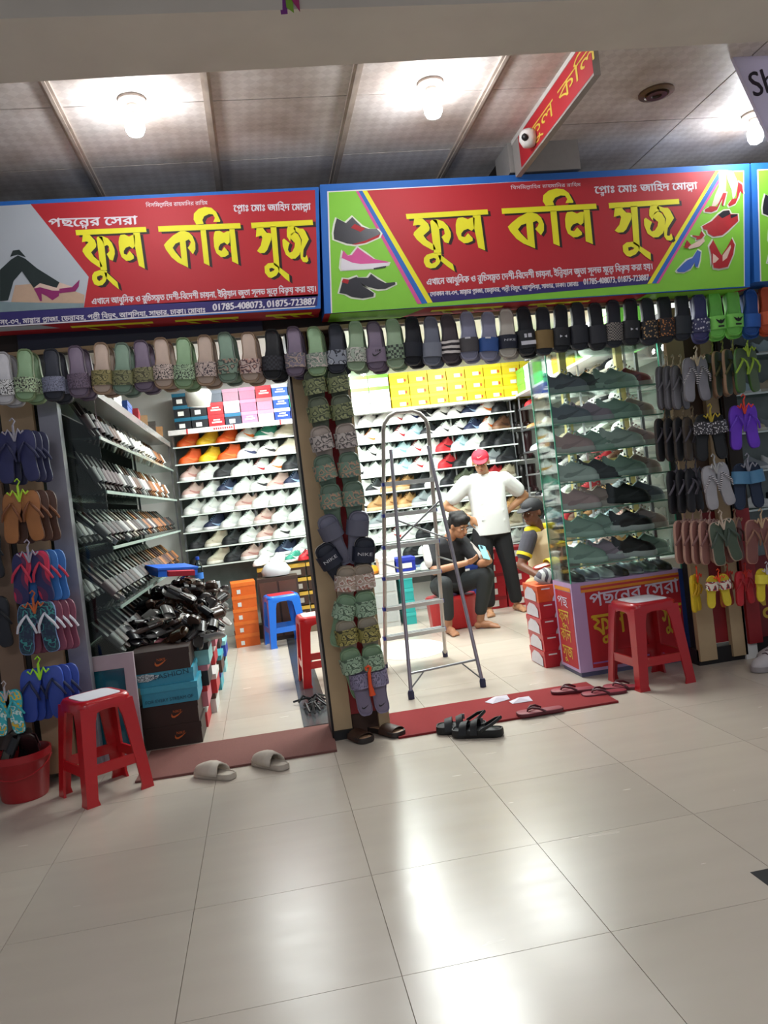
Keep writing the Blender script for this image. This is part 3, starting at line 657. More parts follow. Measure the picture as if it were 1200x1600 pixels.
def m_strap(x0, x1, W, h, base, th=.004, n=8, tilt=0):
    """arched band across the foot"""
    vs = []; fs = []
    def arch(R, hh, x, dx):
        return [(x+dx*sin(pi*k/n), -R*cos(pi*k/n), base+hh*sin(pi*k/n)**.8) for k in range(n+1)]
    a = arch(W/2, h, x0, tilt); b_ = arch(W/2, h*.82, x1, tilt); c = arch(W/2-th, h-th, x0, tilt); d = arch(W/2-th, h*.82-th, x1, tilt)
    N = n+1; vs = a+b_+c+d
    for k in range(n):
        fs += [(k, N+k, N+k+1, k+1), (2*N+k, 2*N+k+1, 3*N+k+1, 3*N+k), (k, k+1, 2*N+k+1, 2*N+k), (N+k, 3*N+k, 3*N+k+1, N+k+1)]
    fs += [(0, 2*N, 3*N, N), (n, N+n, 3*N+n, 2*N+n)]
    return MB().add(vs, fs)
def m_footbed(L, W, h, kind='slide'):
    out = outline(L*.9, W*.86, kind)
    return MB().rings(out, [(1, h), (.97, h+.0015)], 0, None, False, True)
ME = {}
ME['slide_sole'] = m_sole(.265, .102, .030, 'slide').mesh('slide_sole', 50)
ME['slide_bed'] = m_footbed(.265, .102, .0262).mesh('footbed', 50)
ME['slide_strap'] = m_strap(.015, .088, .112, .052, .014).mesh('strap', 50)
ME['slide_strap_low'] = m_strap(.000, .098, .110, .045, .012).mesh('strap', 50)
ME['two_strap'] = MB().add(m_strap(.045, .085, .108, .046, .014).v, m_strap(.045, .085, .108, .046, .014).f).add(m_strap(-.01, .025, .108, .055, .014).v, m_strap(-.01, .025, .108, .055, .014).f).mesh('strap', 50)
ME['sneaker_sole'] = m_sole(.285, .102, .030, 'foot', inset=False).mesh('sole', 50)
ME['thick_sole'] = m_sole(.29, .108, .042, 'foot', inset=False).mesh('sole', 50)
ME['sneaker_upper'] = m_upper(hs=LOW).mesh('sneaker', 60)
HI = [.118, .128, .130, .126, .128, .135, .100, .074, .060, .050, .038, .024, .012]
ME['hightop_upper'] = m_upper(hs=HI).mesh('high_top', 60)
ME['laces'] = m_laces().mesh('laces'); ME['laces_hi'] = m_laces(hs=HI, n=5, t0=.42).mesh('laces')
ME['swoosh'] = m_stripe().mesh('side_stripe', 60); ME['bars'] = m_stripe(style=1).mesh('side_stripe', 60)
KN = [.086, .098, .096, .076, .066, .092, .074, .062, .054, .046, .036, .024, .012]
ME['runner_upper'] = m_upper(.285, .092, .024, KN, .40).mesh('running_shoe', 60)
ME['runner_sole'] = m_sole(.305, .100, .030, 'foot', inset=False, wedge=.012).mesh('sole', 50)
LO = [.058, .062, .060, .052, .050, .066, .060, .050, .044, .038, .030, .020, .010]
ME['loafer_upper'] = m_upper(.285, .086, .014, LO, .45, 'slim', .25).mesh('loafer', 60)
ME['loafer_sole'] = m_sole(.292, .092, .016, 'slim', inset=False).mesh('sole', 50)
ME['sandal_sole'] = m_sole(.275, .098, .018, 'foot').mesh('sole', 50)
ME['sandal_bed'] = m_footbed(.275, .098, .0145, 'foot').mesh('footbed', 50)
ME['boot_shaft'] = MB().lathe([(.052, .06), (.050, .12), (.055, .22), (.062, .34), (.058, .345), (.04, .30)], 12, (-.075, 0, 0)).mesh('shaft', 60)
ff_out = outline(.26, .098, 'slide')
ME['ff_sole'] = MB().rings(ff_out, [(.96, 0), (1, .004), (1, .014), (.97, .017)]).mesh('sole', 50)
ME['ff_bed'] = MB().rings(outline(.252, .092, 'slide'), [(1, .017), (.97, .0182)], 0, None, False, True).mesh('footbed', 50)
mb = MB()
for sd in (-1, 1):
    mb.tube([(.072, 0, .016), (.066, sd*.004, .030), (.045, sd*.018, .040), (.015, sd*.036, .036), (-.02, sd*.046, .018)], [.004, .005, .007, .007, .006], 6)
ME['ff_strap'] = mb.mesh('strap', 60)
def hanger_mesh():
    mb = MB()
    mb.tube([(0, -.012, .05), (.012, -.012, .07), (.002, -.012, .085), (-.012, -.012, .072)], .004, 6)
    mb.tube([(0, -.012, .05), (0, -.012, -.03)], .006, 6)
    for s_ in (-1, 1): mb.tube([(0, -.012, -.03), (s_*.014, -.016, .01), (s_*.024, -.022, .028), (s_*.036, -.026, .005), (s_*.05, -.024, .02)], .005, 6)
    return mb.mesh('hanger', 60)
ME['hanger'] = hanger_mesh()
def place(kind, mw, cols, label, cat='shoe', group=None, extra=True, name=None):
    """one shoe as a thing: the upper or the sole is its own mesh, the rest are its parts"""
    R = lambda h, r=.55: h if not isinstance(h, str) else mat(h, r)
    if kind in ('slide', 'slide_low', 'two_strap', 'sandal'):
        sole, bed, st = cols
        base = 'sandal_' if kind == 'sandal' else 'slide_'
        o = link(name or ('slide_sandal' if kind != 'sandal' else 'sandal'), ME[base+'sole'], R(sole), mw=mw)
        if extra: link('footbed', ME[base+'bed'], R(bed), o)
        link('strap', ME[{'slide': 'slide_strap', 'slide_low': 'slide_strap_low', 'two_strap': 'two_strap', 'sandal': 'slide_strap_low'}[kind]], R(st), o)
    elif kind == 'flip_flop':
        o = link('flip_flop', ME['ff_sole'], R(cols[0]), mw=mw)
        link('footbed', ME['ff_bed'], R(cols[1]), o); link('strap', ME['ff_strap'], R(cols[2], .35), o)
    elif kind in ('sneaker', 'high_top', 'runner', 'loafer'):
        up, sole, acc = cols
        o = link({'sneaker': 'sneaker', 'high_top': 'high_top', 'runner': 'running_shoe', 'loafer': 'loafer'}[kind], ME[{'sneaker': 'sneaker', 'high_top': 'hightop', 'runner': 'runner', 'loafer': 'loafer'}[kind]+'_upper'], R(up, .6 if kind != 'loafer' else .3), mw=mw)
        link('sole', ME[{'sneaker': 'sneaker_sole', 'high_top': 'sneaker_sole', 'runner': 'runner_sole', 'loafer': 'loafer_sole'}[kind]], R(sole), o)
        if extra and kind != 'loafer':
            link('laces', ME['laces_hi' if kind == 'high_top' else 'laces'], R(acc), o)
            if acc != up: link('side_stripe', ME['swoosh'], R(acc), o)
    elif kind == 'boot':
        o = link('boot', ME['loafer_upper'], R(cols[0], .3), mw=mw); link('sole', ME['loafer_sole'], R(cols[1]), o); link('shaft', ME['boot_shaft'], R(cols[0], .3), o)
    tag(o, label, cat, group)
    return o
# ================================================================== SHOEBOX
def shoebox(x0, x1, y0, y1, z0, z1, m, lid, label, group=None, marks=None, yaw=0):
    """marks: list of (polys in the plane of the front face (0..w, 0..h), material)"""
    cx, cy = (x0+x1)/2, (y0+y1)/2; w_, d, h = x1-x0, y1-y0, z1-z0
    o = link('shoebox', MB().box(-w_/2+.003, w_/2-.003, -d/2+.003, d/2-.003, 0, h-.006).mesh('shoebox'), m, loc=(cx, cy, z0), rot=(0, 0, yaw))
    lh = min(.035, h*.35)
    link('lid', MB().box(-w_/2, w_/2, -d/2, d/2, h-lh, h-.0005).mesh('lid'), lid, o)
    for polys, mm, nm in marks or []:
        mb = MB()
        for p in polys: mb.poly([(a-w_/2, b_) for a, b_ in p], (), -d/2-.0012)
        link(nm, mb.mesh(nm), mm, o)
    tag(o, label, 'box', group)
    return o
# ================================================================== HANGING SLIDES UNDER THE SIGNS
t = boxobj('hanging_rail', -.30, 4.3, .945, .965, 2.212, 2.232, CREAM_WOOD); tag(t, 'thin pale wooden rail the row of slides hangs on', 'rail')
ROTD = Euler((radians(90), 0, 0)).to_matrix().to_4x4() @ Euler((0, 0, radians(-90))).to_matrix().to_4x4()   # toe down, footbed to the walkway
ROTU = Euler((radians(90), 0, 0)).to_matrix().to_4x4() @ Euler((0, 0, radians(90))).to_matrix().to_4x4()    # toe up
MAUVE, LGREEN, CREAMS, GREYG, NAVYS, BLK = '#837488', '#98b890', '#c9b3a3', '#86a08c', '#30333f', '#17181c'
def camo(a, b_, c, sc=45): return pattern('camouflage_print', (a, b_, c, a, b_), sc*.8)
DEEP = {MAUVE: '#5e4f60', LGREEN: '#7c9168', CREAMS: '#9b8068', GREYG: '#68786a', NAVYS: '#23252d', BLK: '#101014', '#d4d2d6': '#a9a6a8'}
slides = [
 (-.19, '#d4d2d6', camo('#d6d6d6', '#2a2a2c', '#d6d6d6', 60), 'white slide with black scrawl print, leftmost of the hanging row'),
 (-.085, LGREEN, camo('#b8cfa8', '#30332f', '#aab795', 70), 'light green slide with dark speckled strap, second from left in hanging row'),
 (.045, NAVYS, camo('#7f8298', '#5d6072', '#8b8ea4', 60), 'dark navy slide with grey mottled strap, third from left in hanging row'),
 (.165, MAUVE, camo('#6c5c6e', '#4c3f4e', '#75657a', 60), 'mauve slide with dull mauve print, fourth from left in hanging row'),
 (.285, CREAMS, camo('#8c8152', '#54502f', '#a59a6a', 45), 'cream slide with olive camouflage strap, hanging fifth from left'),
 (.385, GREYG, camo('#7a7a54', '#4a4c36', '#8b8b66', 45), 'grey-green slide with olive camouflage strap, hanging sixth from left'),
 (.485, MAUVE, camo('#7d7a58', '#4b4936', '#94906a', 45), 'mauve slide with olive camouflage strap, hanging seventh from left'),
 (.585, CREAMS, camo('#cdbab0', '#3d3838', '#cdbab0', 60), 'cream slide with black scribble strap, hanging eighth from left'),
 (.690, LGREEN, camo('#a6c09c', '#363c36', '#a6c09c', 60), 'light green slide with black leaf print, hanging ninth from left'),
 (.800, CREAMS, camo('#cdbab0', '#4b4048', '#bda9a0', 55), 'cream slide with faint dark print, hanging tenth from left'),
 (.910, GREYG, camo('#7e9684', '#44504a', '#a58a7a', 40), 'grey-green slide with black and pink print, hanging eleventh from left'),
 (1.025, CREAMS, camo('#cdb6ae', '#5a3f44', '#c29a8c', 40), 'cream slide with black and orange print, just left of black one'),
 (1.145, BLK, pattern('grey_grid_print', ('#1a1a1f', '#34343c'), 90, 'check'), 'black slide with faint grey grid strap, near top of pillar'),
 (1.262, MAUVE, camo('#7c7484', '#b09a8e', '#5d5f68', 45), 'mauve slide with pastel floral strap at top left of pillar'),
 (1.372, LGREEN, camo('#8e9a8c', '#c3b8b0', '#5f7066', 45), 'light green slide with pastel floral strap at top of pillar'),
 (1.482, NAVYS, camo('#8a8f9a', '#2b2d38', '#a9adb6', 30), 'dark navy slide with large pale blotches at top of pillar'),
 (1.588, '#9db394', camo('#a9b5a4', '#6d7469', '#c8c4bc', 55), 'pale green slide with pastel strap, right of the pillar top'),
 (1.690, MAUVE, MAUVE, 'plain mauve slide with black tick mark, right of the pillar top'),
 (1.795, '#9db394', pattern('grey_net_print', ('#8aa084', '#39403a'), 70, 'check'), 'pale green slide with dark netted strap, right of mauve one'),
 (1.895, '#14161f', '#171a24', 'plain black slide, left of the plain grey one'),
 (1.998, '#6e7280', '#7b7f8c', 'plain slate grey slide between black and striped slides'),
 (2.098, '#4a4046', pattern('zebra_print', ('#d8d0cc', '#2a2226'), 12, 'stripe'), 'black and white striped slide hanging over the yellow boxes'),
 (2.205, '#8e8fa6', '#4a4648', 'lilac slide with charcoal strap hanging over yellow boxes'),
 (2.318, '#8e8fa6', '#2c4f8e', 'lilac slide with royal blue strap hanging over yellow boxes'),
 (2.425, '#c3bcb0', '#161a2c', 'black slide with white rim and white lettering'),
]
BL = [('black slide with white letters and white bar on strap', '#1a1b20'), ('black slide with gold panel on strap', '#7a6236'),
      ('black slide with small white rings on strap', '#17181c'), ('black slide with quilted strap, left of the other quilted one', '#1d1f27'),
      ('black slide with quilted strap, right of the other quilted one', '#24252c'), ('black slide with white checked woven strap', 'CHECK'),
      ('black slide with small bow on strap', '#17181c'), ('black slide with rows of gold studs on strap', 'GOLD'),
      ('black slide with rows of copper studs on strap', 'COPPER'), ('black slide with plain ribbed strap, left of indigo slide', '#20252b')]
for i, (lb, c) in enumerate(BL):
    st = c
    if c == 'CHECK': st = pattern('woven_check', ('#8f8880', '#26252a'), 130, 'check')
    if c == 'GOLD': st = pattern('gold_studs', ('#a8865a', '#17181c', '#17181c'), 70, 'spot')
    if c == 'COPPER': st = pattern('copper_studs', ('#b8743a', '#2a1c17', '#1b1719'), 80, 'spot')
    slides.append((2.530+.1035*i, '#23262e' if i % 2 else '#1b1d22', st, lb))
slides += [(3.568, '#3f4070', pattern('white_circle_print', ('#c9c9d4', '#3b3c60', '#3b3c60'), 60, 'spot'), 'indigo slide with white ring pattern, left of green pair'),
 (3.668, '#7ed25e', '#86da62', 'left one of two bright green slides with black bird'),
 (3.778, '#7ed25e', '#86da62', 'right one of two bright green slides with black bird'),
 (3.885, '#1c4e96', '#1e56a6', 'bright blue slide right of the green pair'),
 (3.990, '#c4502c', '#cf5a34', 'orange slide at right edge of the hanging row')]
WPRINT = mat('#c9c9cf', .5)
def on_strap(o, polys, m, name='print', xc=.05, s=.05, z=.0665):
    """flat print on the crown of a slide strap, x down the foot"""
    mb = MB()
    tmp = MB()
    for p in polys: tmp.poly(p, (), 0)
    vs_ = [(xc-v[2]*s, v[0]*s, z-abs(v[0])**2*.010) for v in tmp.v]
    mb.add(vs_, tmp.f); link(name, mb.mesh(name), m, o)
BIRD = [[(-.5, .3), (-.1, .1), (0, .25), (.1, .1), (.5, .3), (.25, -.1), (0, -.2), (-.25, -.1)], [(-.3, -.35), (.3, -.35), (.3, -.5), (-.3, -.5)]]
for i, (x, c, st, lb) in enumerate(slides):
    zt = 2.228+.006*sin(i*2.1)
    kind = 'slide_low' if 25 <= i < 35 else 'slide'
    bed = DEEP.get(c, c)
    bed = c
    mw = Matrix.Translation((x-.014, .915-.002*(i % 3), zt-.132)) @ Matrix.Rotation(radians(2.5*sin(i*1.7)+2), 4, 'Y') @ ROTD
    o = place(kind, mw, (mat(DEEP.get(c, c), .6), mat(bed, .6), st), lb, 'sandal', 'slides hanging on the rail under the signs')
    if i in (17,): on_strap(o, [[(a, b_) for a, b_ in SWOOSH], [(-.15, .2), (-.1, .42), (-.04, .42), (-.08, .2)], [(0, .2), (.05, .42), (.11, .42), (.07, .2)], [(.15, .2), (.2, .42), (.4, .42), (.36, .2)]], mat('#1c1a1e', .5), s=.055)
    if i == 24: 
        mb = MB(); tmp = MB(); pl, wd = text_polys('NIKE')
        on_strap(o, [[(p[0]/wd*1.1-.55, p[1]*.28) for p in a] for a, h in pl], WPRINT, s=.06)
        link('rim', MB().rings(outline(.268, .106, 'slide'), [(1.02, .018), (1.02, .029)], 0, None, False, False).mesh('rim'), mat('#b9b2a8', .5), o)
    if i == 25: on_strap(o, [[(-.6, -.45), (.6, -.45), (.6, -.15), (-.6, -.15)], [(-.3, .1), (-.1, .1), (-.1, .4), (-.3, .4)], [(.0, .1), (.3, .1), (.3, .4), (.0, .4)]], WPRINT, s=.07, z=.0575)
    if i in (22, 23): on_strap(o, [[(-.5, .45), (0, .45), (0, .6), (-.5, .6)]], WPRINT, s=.06, z=.066)
    if i in (27, 31): on_strap(o, [[(-.4, .15), (-.1, .0), (-.4, -.15)], [(.4, .15), (.1, .0), (.4, -.15)]], WPRINT, s=.05, z=.0575)
    if i in (36, 37): on_strap(o, BIRD, BLACK, s=.06)
    # the second slide of the pair shows behind the first
    if i < 26 or i > 34:
        mw2 = Matrix.Translation((x+.012, .966, zt-.142)) @ Matrix.Rotation(radians(-3), 4, 'Y') @ ROTD
        st2 = st
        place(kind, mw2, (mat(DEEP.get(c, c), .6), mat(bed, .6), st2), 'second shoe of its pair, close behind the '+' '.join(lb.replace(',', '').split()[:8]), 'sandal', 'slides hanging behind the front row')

# ================================================================== SLIDES FIXED TO THE PILLAR (toes up, in pairs down the pillar)
CG = camo('#747a54', '#3c4432', '#8f9468', 40); GC = camo('#b8aea8', '#55504e', '#a89c98', 40)
FL = camo('#6f8a78', '#b08c74', '#5b6f66', 40); WG = camo('#8fa98f', '#4d6250', '#a9c0a6', 45); YC = camo('#8c8448', '#3c3a24', '#b0a560', 45)
LC = camo('#7d7690', '#5a556c', '#9088a4', 55); BF = camo('#b09c8c', '#d8ccc4', '#a06a5c', 40)
ROWS = [(1.985, 1.340, 1.465, '#59614c', CG, 'olive camouflage', 0, 0), (1.84, 1.345, 1.468, '#5c6450', CG, 'dark olive camouflage', 0, 0), (1.685, 1.345, 1.468, '#a3968c', GC, 'beige and grey camouflage', 3, -3),
 (1.53, 1.345, 1.466, '#647a68', FL, 'grey-green floral', 4, -4), (1.375, 1.350, 1.468, '#647a68', FL, 'grey-green floral, lower', -3, -5),
 (1.215, 1.345, 1.462, '#6c6c7e', '#5c5c6c', 'slate mauve', 14, -16), (1.07, 1.325, 1.480, '#1b2030', '#171c2e', 'navy with white letters and white rim', 20, -14),
 (.93, 1.368, 1.472, '#a0917f', BF, 'beige floral', -12, -4), (.785, 1.33, 1.462, '#7f9c7c', WG, 'light green leaf print', -24, -5),
 (.65, 1.35, 1.468, '#9d9380', YC, 'beige with yellow camouflage strap', 0, 0), (.495, 1.36, 1.470, '#7f9a78', WG, 'green leaf print, lower', 3, -2)]
NAMES_P = ['top pair, half hidden by hanging slides', 'second pair from top', 'third pair from top', 'fourth pair from top', 'fifth pair from top', 'sixth pair from top, toes spread',
           'seventh pair, toes spread wide', 'eighth pair from top', 'ninth pair, tilted', 'tenth pair from top', 'eleventh pair, above the mauve pair']
for k, (zt, xa, xb, c, st, nm, ra, rb) in enumerate(ROWS):
    for s_, x, r_ in ((0, xa, ra), (1, xb, rb)):
        mw = Matrix.Translation((x, .948-.0012*k, zt-.125)) @ Matrix.Rotation(radians(-6-r_), 4, 'Y') @ Matrix.Rotation(radians(8), 4, 'X') @ ROTU @ Matrix.Scale(1.10, 4)
        o = place('slide', mw, (c, c, st), ('left' if s_ == 0 else 'right')+' '+nm.split(',')[0]+' slide on pillar, '+NAMES_P[k], 'sandal', 'slides fixed in pairs down the pillar')
        if k == 6:
            pl, wd = text_polys('NIKE'); on_strap(o, [[(.5-p[0]/wd, -p[1]*.3) for p in a] for a, h in pl], WPRINT, s=.075)
            link('rim', MB().rings(outline(.268, .106, 'slide'), [(1.02, .016), (1.02, .029)], 0, None, False, False).mesh('rim'), mat('#cfc8c0', .5), o)
for s_, x in ((0, 1.392), (1, 1.484)):
    mw = Matrix.Translation((x, .93, .275)) @ Matrix.Rotation(radians(-4), 4, 'Y') @ ROTU @ Matrix.Scale(1.06, 4)
    o = place('slide', mw, ('#7a7088', '#7a7088', LC), ('left' if s_ == 0 else 'right')+' lowest mauve slide on pillar, with black heel mark', 'sandal', 'slides fixed in pairs down the pillar')
    mb = MB(); tmp = MB().poly([(a*.04, b_*.04) for a, b_ in SWOOSH], (), 0); mb.add([(-.085+v[2], -v[0], .0288) for v in tmp.v], tmp.f); link('heel_mark', mb.mesh('heel_mark'), BLACK, o)
t = link('plastic_hook', MB().tube([(-.012, 0, .075), (-.016, 0, .09), (.0, 0, .098), (.010, 0, .088), (.0, 0, .06), (-.002, 0, .0), (.004, -.002, -.06)], [.006, .007, .008, .008, .009, .010, .018], 8).mesh('plastic_hook', 60), mat('#e2501e', .35), loc=(1.435, .865, .31))
tag(t, 'orange plastic hook on the lowest mauve slides of pillar', 'hook')
# brown loafers standing at the foot of the pillar
for i, (x, y, rz) in enumerate(((1.335, .985, -.5), (1.50, .99, -.35))):
    place('slide_low', TRS((x, y, 0), (0, 0, rz-.6)), ('#2a211d', '#a88468', '#3b2418'), ('left' if i == 0 else 'right')+' brown slide standing on floor at foot of pillar', 'sandal', 'brown slides at the pillar foot')

# ================================================================== FLIP-FLOP PAIRS ON HANGERS
def ff_pair(x, y, z, c1, c2, c3, hang, label, group, spread=.05, rz=0, tilt=0, sc=1, kind='ff', hanger=True):
    t = empty('flip_flop_pair', mw=TRS((x, y, z), (0, radians(tilt), rz), sc)); tag(t, label, 'sandals', group)
    R = lambda h: h if not isinstance(h, str) else mat(h, .55)
    for s_ in (-1, 1):
        m_ = Matrix.Translation((s_*spread, 0, -.115)) @ Matrix.Rotation(radians(-s_*6), 4, 'Y') @ ROTU
        if kind == 'ff':
            o = link('flip_flop', ME['ff_sole'], R(c1), t, mw=m_); link('footbed', ME['ff_bed'], R(c2), o); link('strap', ME['ff_strap'], R(c3), o)
        else:
            o = link('sandal', ME['sandal_sole'], R(c1), t, mw=m_); link('strap', ME['slide_strap' if kind == 'wide' else 'two_strap'], R(c3), o)
    if hanger: link('hanger', ME['hanger'], R(hang), t, (0, -.022, -.01))
    return t
GL_ = 'flip-flop pairs hanging on left end post'
def stack(n, dx, dy, x, y, z, *a, label='', behind='', **k):
    ff_pair(x, y, z, *a, label, GL_ if x < 1 else GR_, **k)
    for i in range(n):
        a2 = list(a); a2[3] = a[3]
        if behind: a2[0] = behind; a2[1] = behind
        ff_pair(x+dx*(i+1), y+dy*(i+1), z-.004*(i+1), *a2, ORD[i+1]+' pair in the stack, behind '+' '.join(label.replace(',', '').split()[2:10]), GL_+', behind' if x < 1 else GR_+', behind', **dict(k, hanger=False))
GR_ = 'sandal pairs hanging on right red board'
stack(2, .022, .035, -.182, .90, 1.815, '#27294a', '#2b2d5c', '#26284c', '#9c98a4', label='pair of navy flip-flops on grey hanger, topmost at left end', behind='#23254a')
stack(2, .030, .035, -.195, .90, 1.515, '#5c3620', '#a4693a', '#7c4a2c', '#b4e03a', label='pair of brown flip-flops on neon green hanger, second from top', behind='#4c2c1e')
stack(2, .028, .035, -.185, .90, 1.210, '#2c3260', pattern('red_navy_fade', ('#28295a', '#5a2450', '#c42a4c', '#d8305a', '#d8305a'), 6), '#c8324f', '#a8a0b0', label='pair of red and navy flip-flops on grey hanger at left end', behind='#2f6cb4')
stack(3, .024, .035, -.190, .90, .955, '#6f88b4', pattern('teal_star_print', ('#23304a', '#2a4a58', '#23304a', '#3a8a8a', '#23304a'), 28), '#d8d8e2', '#c4602c', label='pair of dark blue flip-flops with white straps, fourth from top', behind='#7a3a50')
stack(2, .030, .030, -.205, .90, .625, '#2b4fb4', '#3048a0', '#20294e', '#a8e82c', label='pair of blue flip-flops on neon green hanger, lowest at left end', behind='#23419c', spread=.06, sc=1.02)
ff_pair(-.365, .86, .545, '#2c9aa4', pattern('cyan_stripe_print', ('#3fb4be', '#d8e8e0', '#3fb4be', '#e2b83a', '#3fb4be'), 25), '#3fb4be', '#b8b0b4', 'pair of small cyan patterned flip-flops above red bucket', GL_, spread=.04, sc=.85)
for k, z in enumerate((1.75, 1.35, 1.0)):
    ff_pair(-.43, .98, z, '#191a20', '#20222c', '#1a1b22', '#3a3a3e', 'dark pair of flip-flops cut off at left edge, '+('top', 'middle', 'lowest')[k], GL_)
ZB = pattern('zebra_strap', ('#d8d4d6', '#22202a'), 30, 'stripe'); GLIT = pattern('glitter_strap', ('#c8c4c8', '#2c2a30', '#2c2a30'), 90, 'spot')
for k in range(3): ff_pair(3.45+.028*k, 1.19-.035*k, 1.855-.006*k, '#5e5c62', '#8b898f', '#6c6a70', '#b8a888', ORD[k]+' grey sandal pair of the top stack on right board', GR_, rz=.5, sc=1.02, spread=.035)
ff_pair(3.565, 1.03, 1.87, '#76747a', '#8f8d94', ZB, '#c4b494', 'grey flip-flops with black and white straps, top of right board', GR_, spread=.045, rz=.15)
for k in range(3): ff_pair(3.74+.035*k, 1.16-.05*k, 1.90, '#a88468', '#4c5a48', '#5c5a34', '#8a8a40', ORD[k]+' olive sandal pair with tan edge, top right stack', GR_, rz=.55, sc=1.05, spread=.04)
ff_pair(3.87, 1.0, 1.89, '#4f7a3c', '#56684c', '#9cc03c', '#a8c83a', 'green sandal pair with lime flower straps, top right', GR_, rz=.3, spread=.05)
for k in range(4): ff_pair(3.40+.04*k, 1.18-.035*k, 1.545-.005*k, '#3a322e', '#2b2c30' if k < 3 else '#54483c', '#46424a', '#7a6a50', ORD[k]+' dark sandal pair in the second stack of right board', GR_, rz=.5, spread=.035)
ff_pair(3.60, 1.0, 1.525, '#1a1b1e', '#222326', GLIT, '#b8a030', 'black sandal pair with glittering wide straps on right board', GR_, spread=.052, kind='wide')
ff_pair(3.81, .99, 1.56, '#5a2ca8', '#6a34c4', '#6030b8', '#e0402c', 'bright purple flip-flops on red hanger', GR_, spread=.048)
for k in range(3): ff_pair(3.43+.04*k, 1.16-.035*k, 1.225, '#232226', '#26262b', '#54505a', '#54505a', ORD[k]+' black sandal pair in the third stack of right board', GR_, rz=.5, spread=.035)
ff_pair(3.595, 1.0, 1.235, '#8f8c90', '#a5a3a8', ZB, '#a8a8a8', 'light grey flip-flops with beaded black and white straps', GR_, spread=.045, tilt=-8)
ff_pair(3.80, 1.0, 1.215, '#1f2c44', '#243c58', '#4a7ca0', '#8a8a94', 'dark blue shiny sandal pair right of light grey flip-flops', GR_, spread=.05, kind='wide')
for k in range(4): ff_pair(3.44+.033*k, 1.15-.035*k, .925-.004*k, '#b48c7c', '#8a5c54', '#7c5450', '#a8867c', ORD[k]+' dusty pink sandal pair in the fourth stack, right board', GR_, rz=.4, spread=.035)
ff_pair(3.60, 1.0, .905, '#b8a090', '#4a5848', '#46544a', '#c8b4a0', 'dark green sandal pair with pearl flower, fourth row right board', GR_, spread=.045, tilt=-8)
ff_pair(3.72, 1.08, .90, '#7c4a40', '#7a4c46', '#6a3c38', '#a88468', 'reddish brown sandal pair behind the larger brown pair', GR_, rz=.4, spread=.04)
ff_pair(3.84, .99, .885, '#b48474', '#7e4e48', '#8e6450', '#c4a480', 'reddish brown sandal pair with gold straps at right edge', GR_, spread=.055)
KIDS = pattern('red_white_kid_print', ('#d8d0c0', '#b82c34', '#3a3638', '#e0d8cc', '#c8b42c'), 22)
ff_pair(3.44, 1.08, .60, '#d8b41c', '#e0c020', '#c89c1c', '#d8401c', 'plain yellow child sandal pair, bottom row right board', GR_, sc=.85, rz=.7, spread=.03)
ff_pair(3.545, 1.0, .59, '#d8c030', KIDS, KIDS, '#ef4a1c', 'white and yellow child clogs with orange hanger, bottom row', GR_, sc=.70, spread=.062, kind='wide')
ff_pair(3.665, 1.12, .585, '#a8641c', '#a83020', '#b03a24', '#c8301c', 'orange-brown child sandal pair, bottom row beside the clogs', GR_, sc=.8, rz=.5, spread=.04)
ff_pair(3.76, 1.08, .585, '#b02028', '#c8303a', '#a82028', '#c82a1c', 'red child sandal pair half hidden, bottom row', GR_, sc=.8, rz=.3, spread=.05)
ff_pair(3.855, 1.0, .59, '#e0c82c', pattern('yellow_red_kid_print', ('#e8d840', '#d8402c', '#efe6c8', '#e8d840', '#e8d840'), 24), '#e4d23a', '#c8c0c8', 'yellow child clogs with red dots at right edge', GR_, sc=.72, spread=.05, kind='wide')
# ================================================================== BACK WALL SHELVES
SHELF_Z = [2.03, 1.855, 1.68, 1.505, 1.33, 1.155, .98, .80]
BACK = mat('#7d8482', .4, 0, .35, 9, name='shelf_back_panel')
EDGE = mat('#d9e4de', .3, name='shelf_front_edge')
def shelf_unit(name, label, x0, x1, zs, y0, y1, top=2.17):
    t = empty(name, (0, 0, 0)); tag(t, label, 'shelf')
    boxobj('back_panel', x0, x1, y1, y1+.02, .3, top, BACK, t)
    for z in zs:
        o = boxobj('shelf', x0, x1, y0, y1, z-.012, z-.002, GLASS_SHELF, t)
        boxobj('front_edge', x0, x1, y0-.004, y0, z-.014, z, EDGE, o)
    n = max(2, round((x1-x0)/.62)+1)
    for k in range(n):
        x = x0+(x1-x0)*k/(n-1); boxobj('upright', x-.008, x+.008, y0+.12, y0+.14, .3, top, ALU, t)
    boxobj('top_board', x0-.02, x1+.02, y0-.05, y1+.02, top, top+.025, WHITE, t)
    return t
Y0, Y1 = 5.02, 5.30
t = shelf_unit('wall_shelf', 'glass wall shelves full of sneakers at back of left room', .17, 1.66, SHELF_Z, Y0, Y1)
boxobj('price_rail', .15, 1.66, 4.94, 4.97, 2.145, 2.195, mat('#dcdad8', .3), t)
for x in (.33, .80, 1.27): boxobj('red_divider', x, x+.014, 4.936, 4.94, 2.145, 2.195, mat('#c8202c', .5), t)
mb = MB()
for k in range(9): mb.box(.60+.022*k, .615+.022*k, 4.9385, 4.94, 2.16, 2.18)
o = link('price_lettering', mb.mesh('price_lettering'), mat('#b8343c', .5), t); tag(o, kind='stuff')
RIGHT_Z = [2.045, 1.865, 1.69, 1.51, 1.33, 1.145, .97, .795, .62, .45]
shelf_unit('wall_shelf', 'long glass wall shelves of sneakers behind ladder, right room', 1.74, 3.80, RIGHT_Z, Y0, Y1)
W, WH = '#e4e2df', '#f0efec'
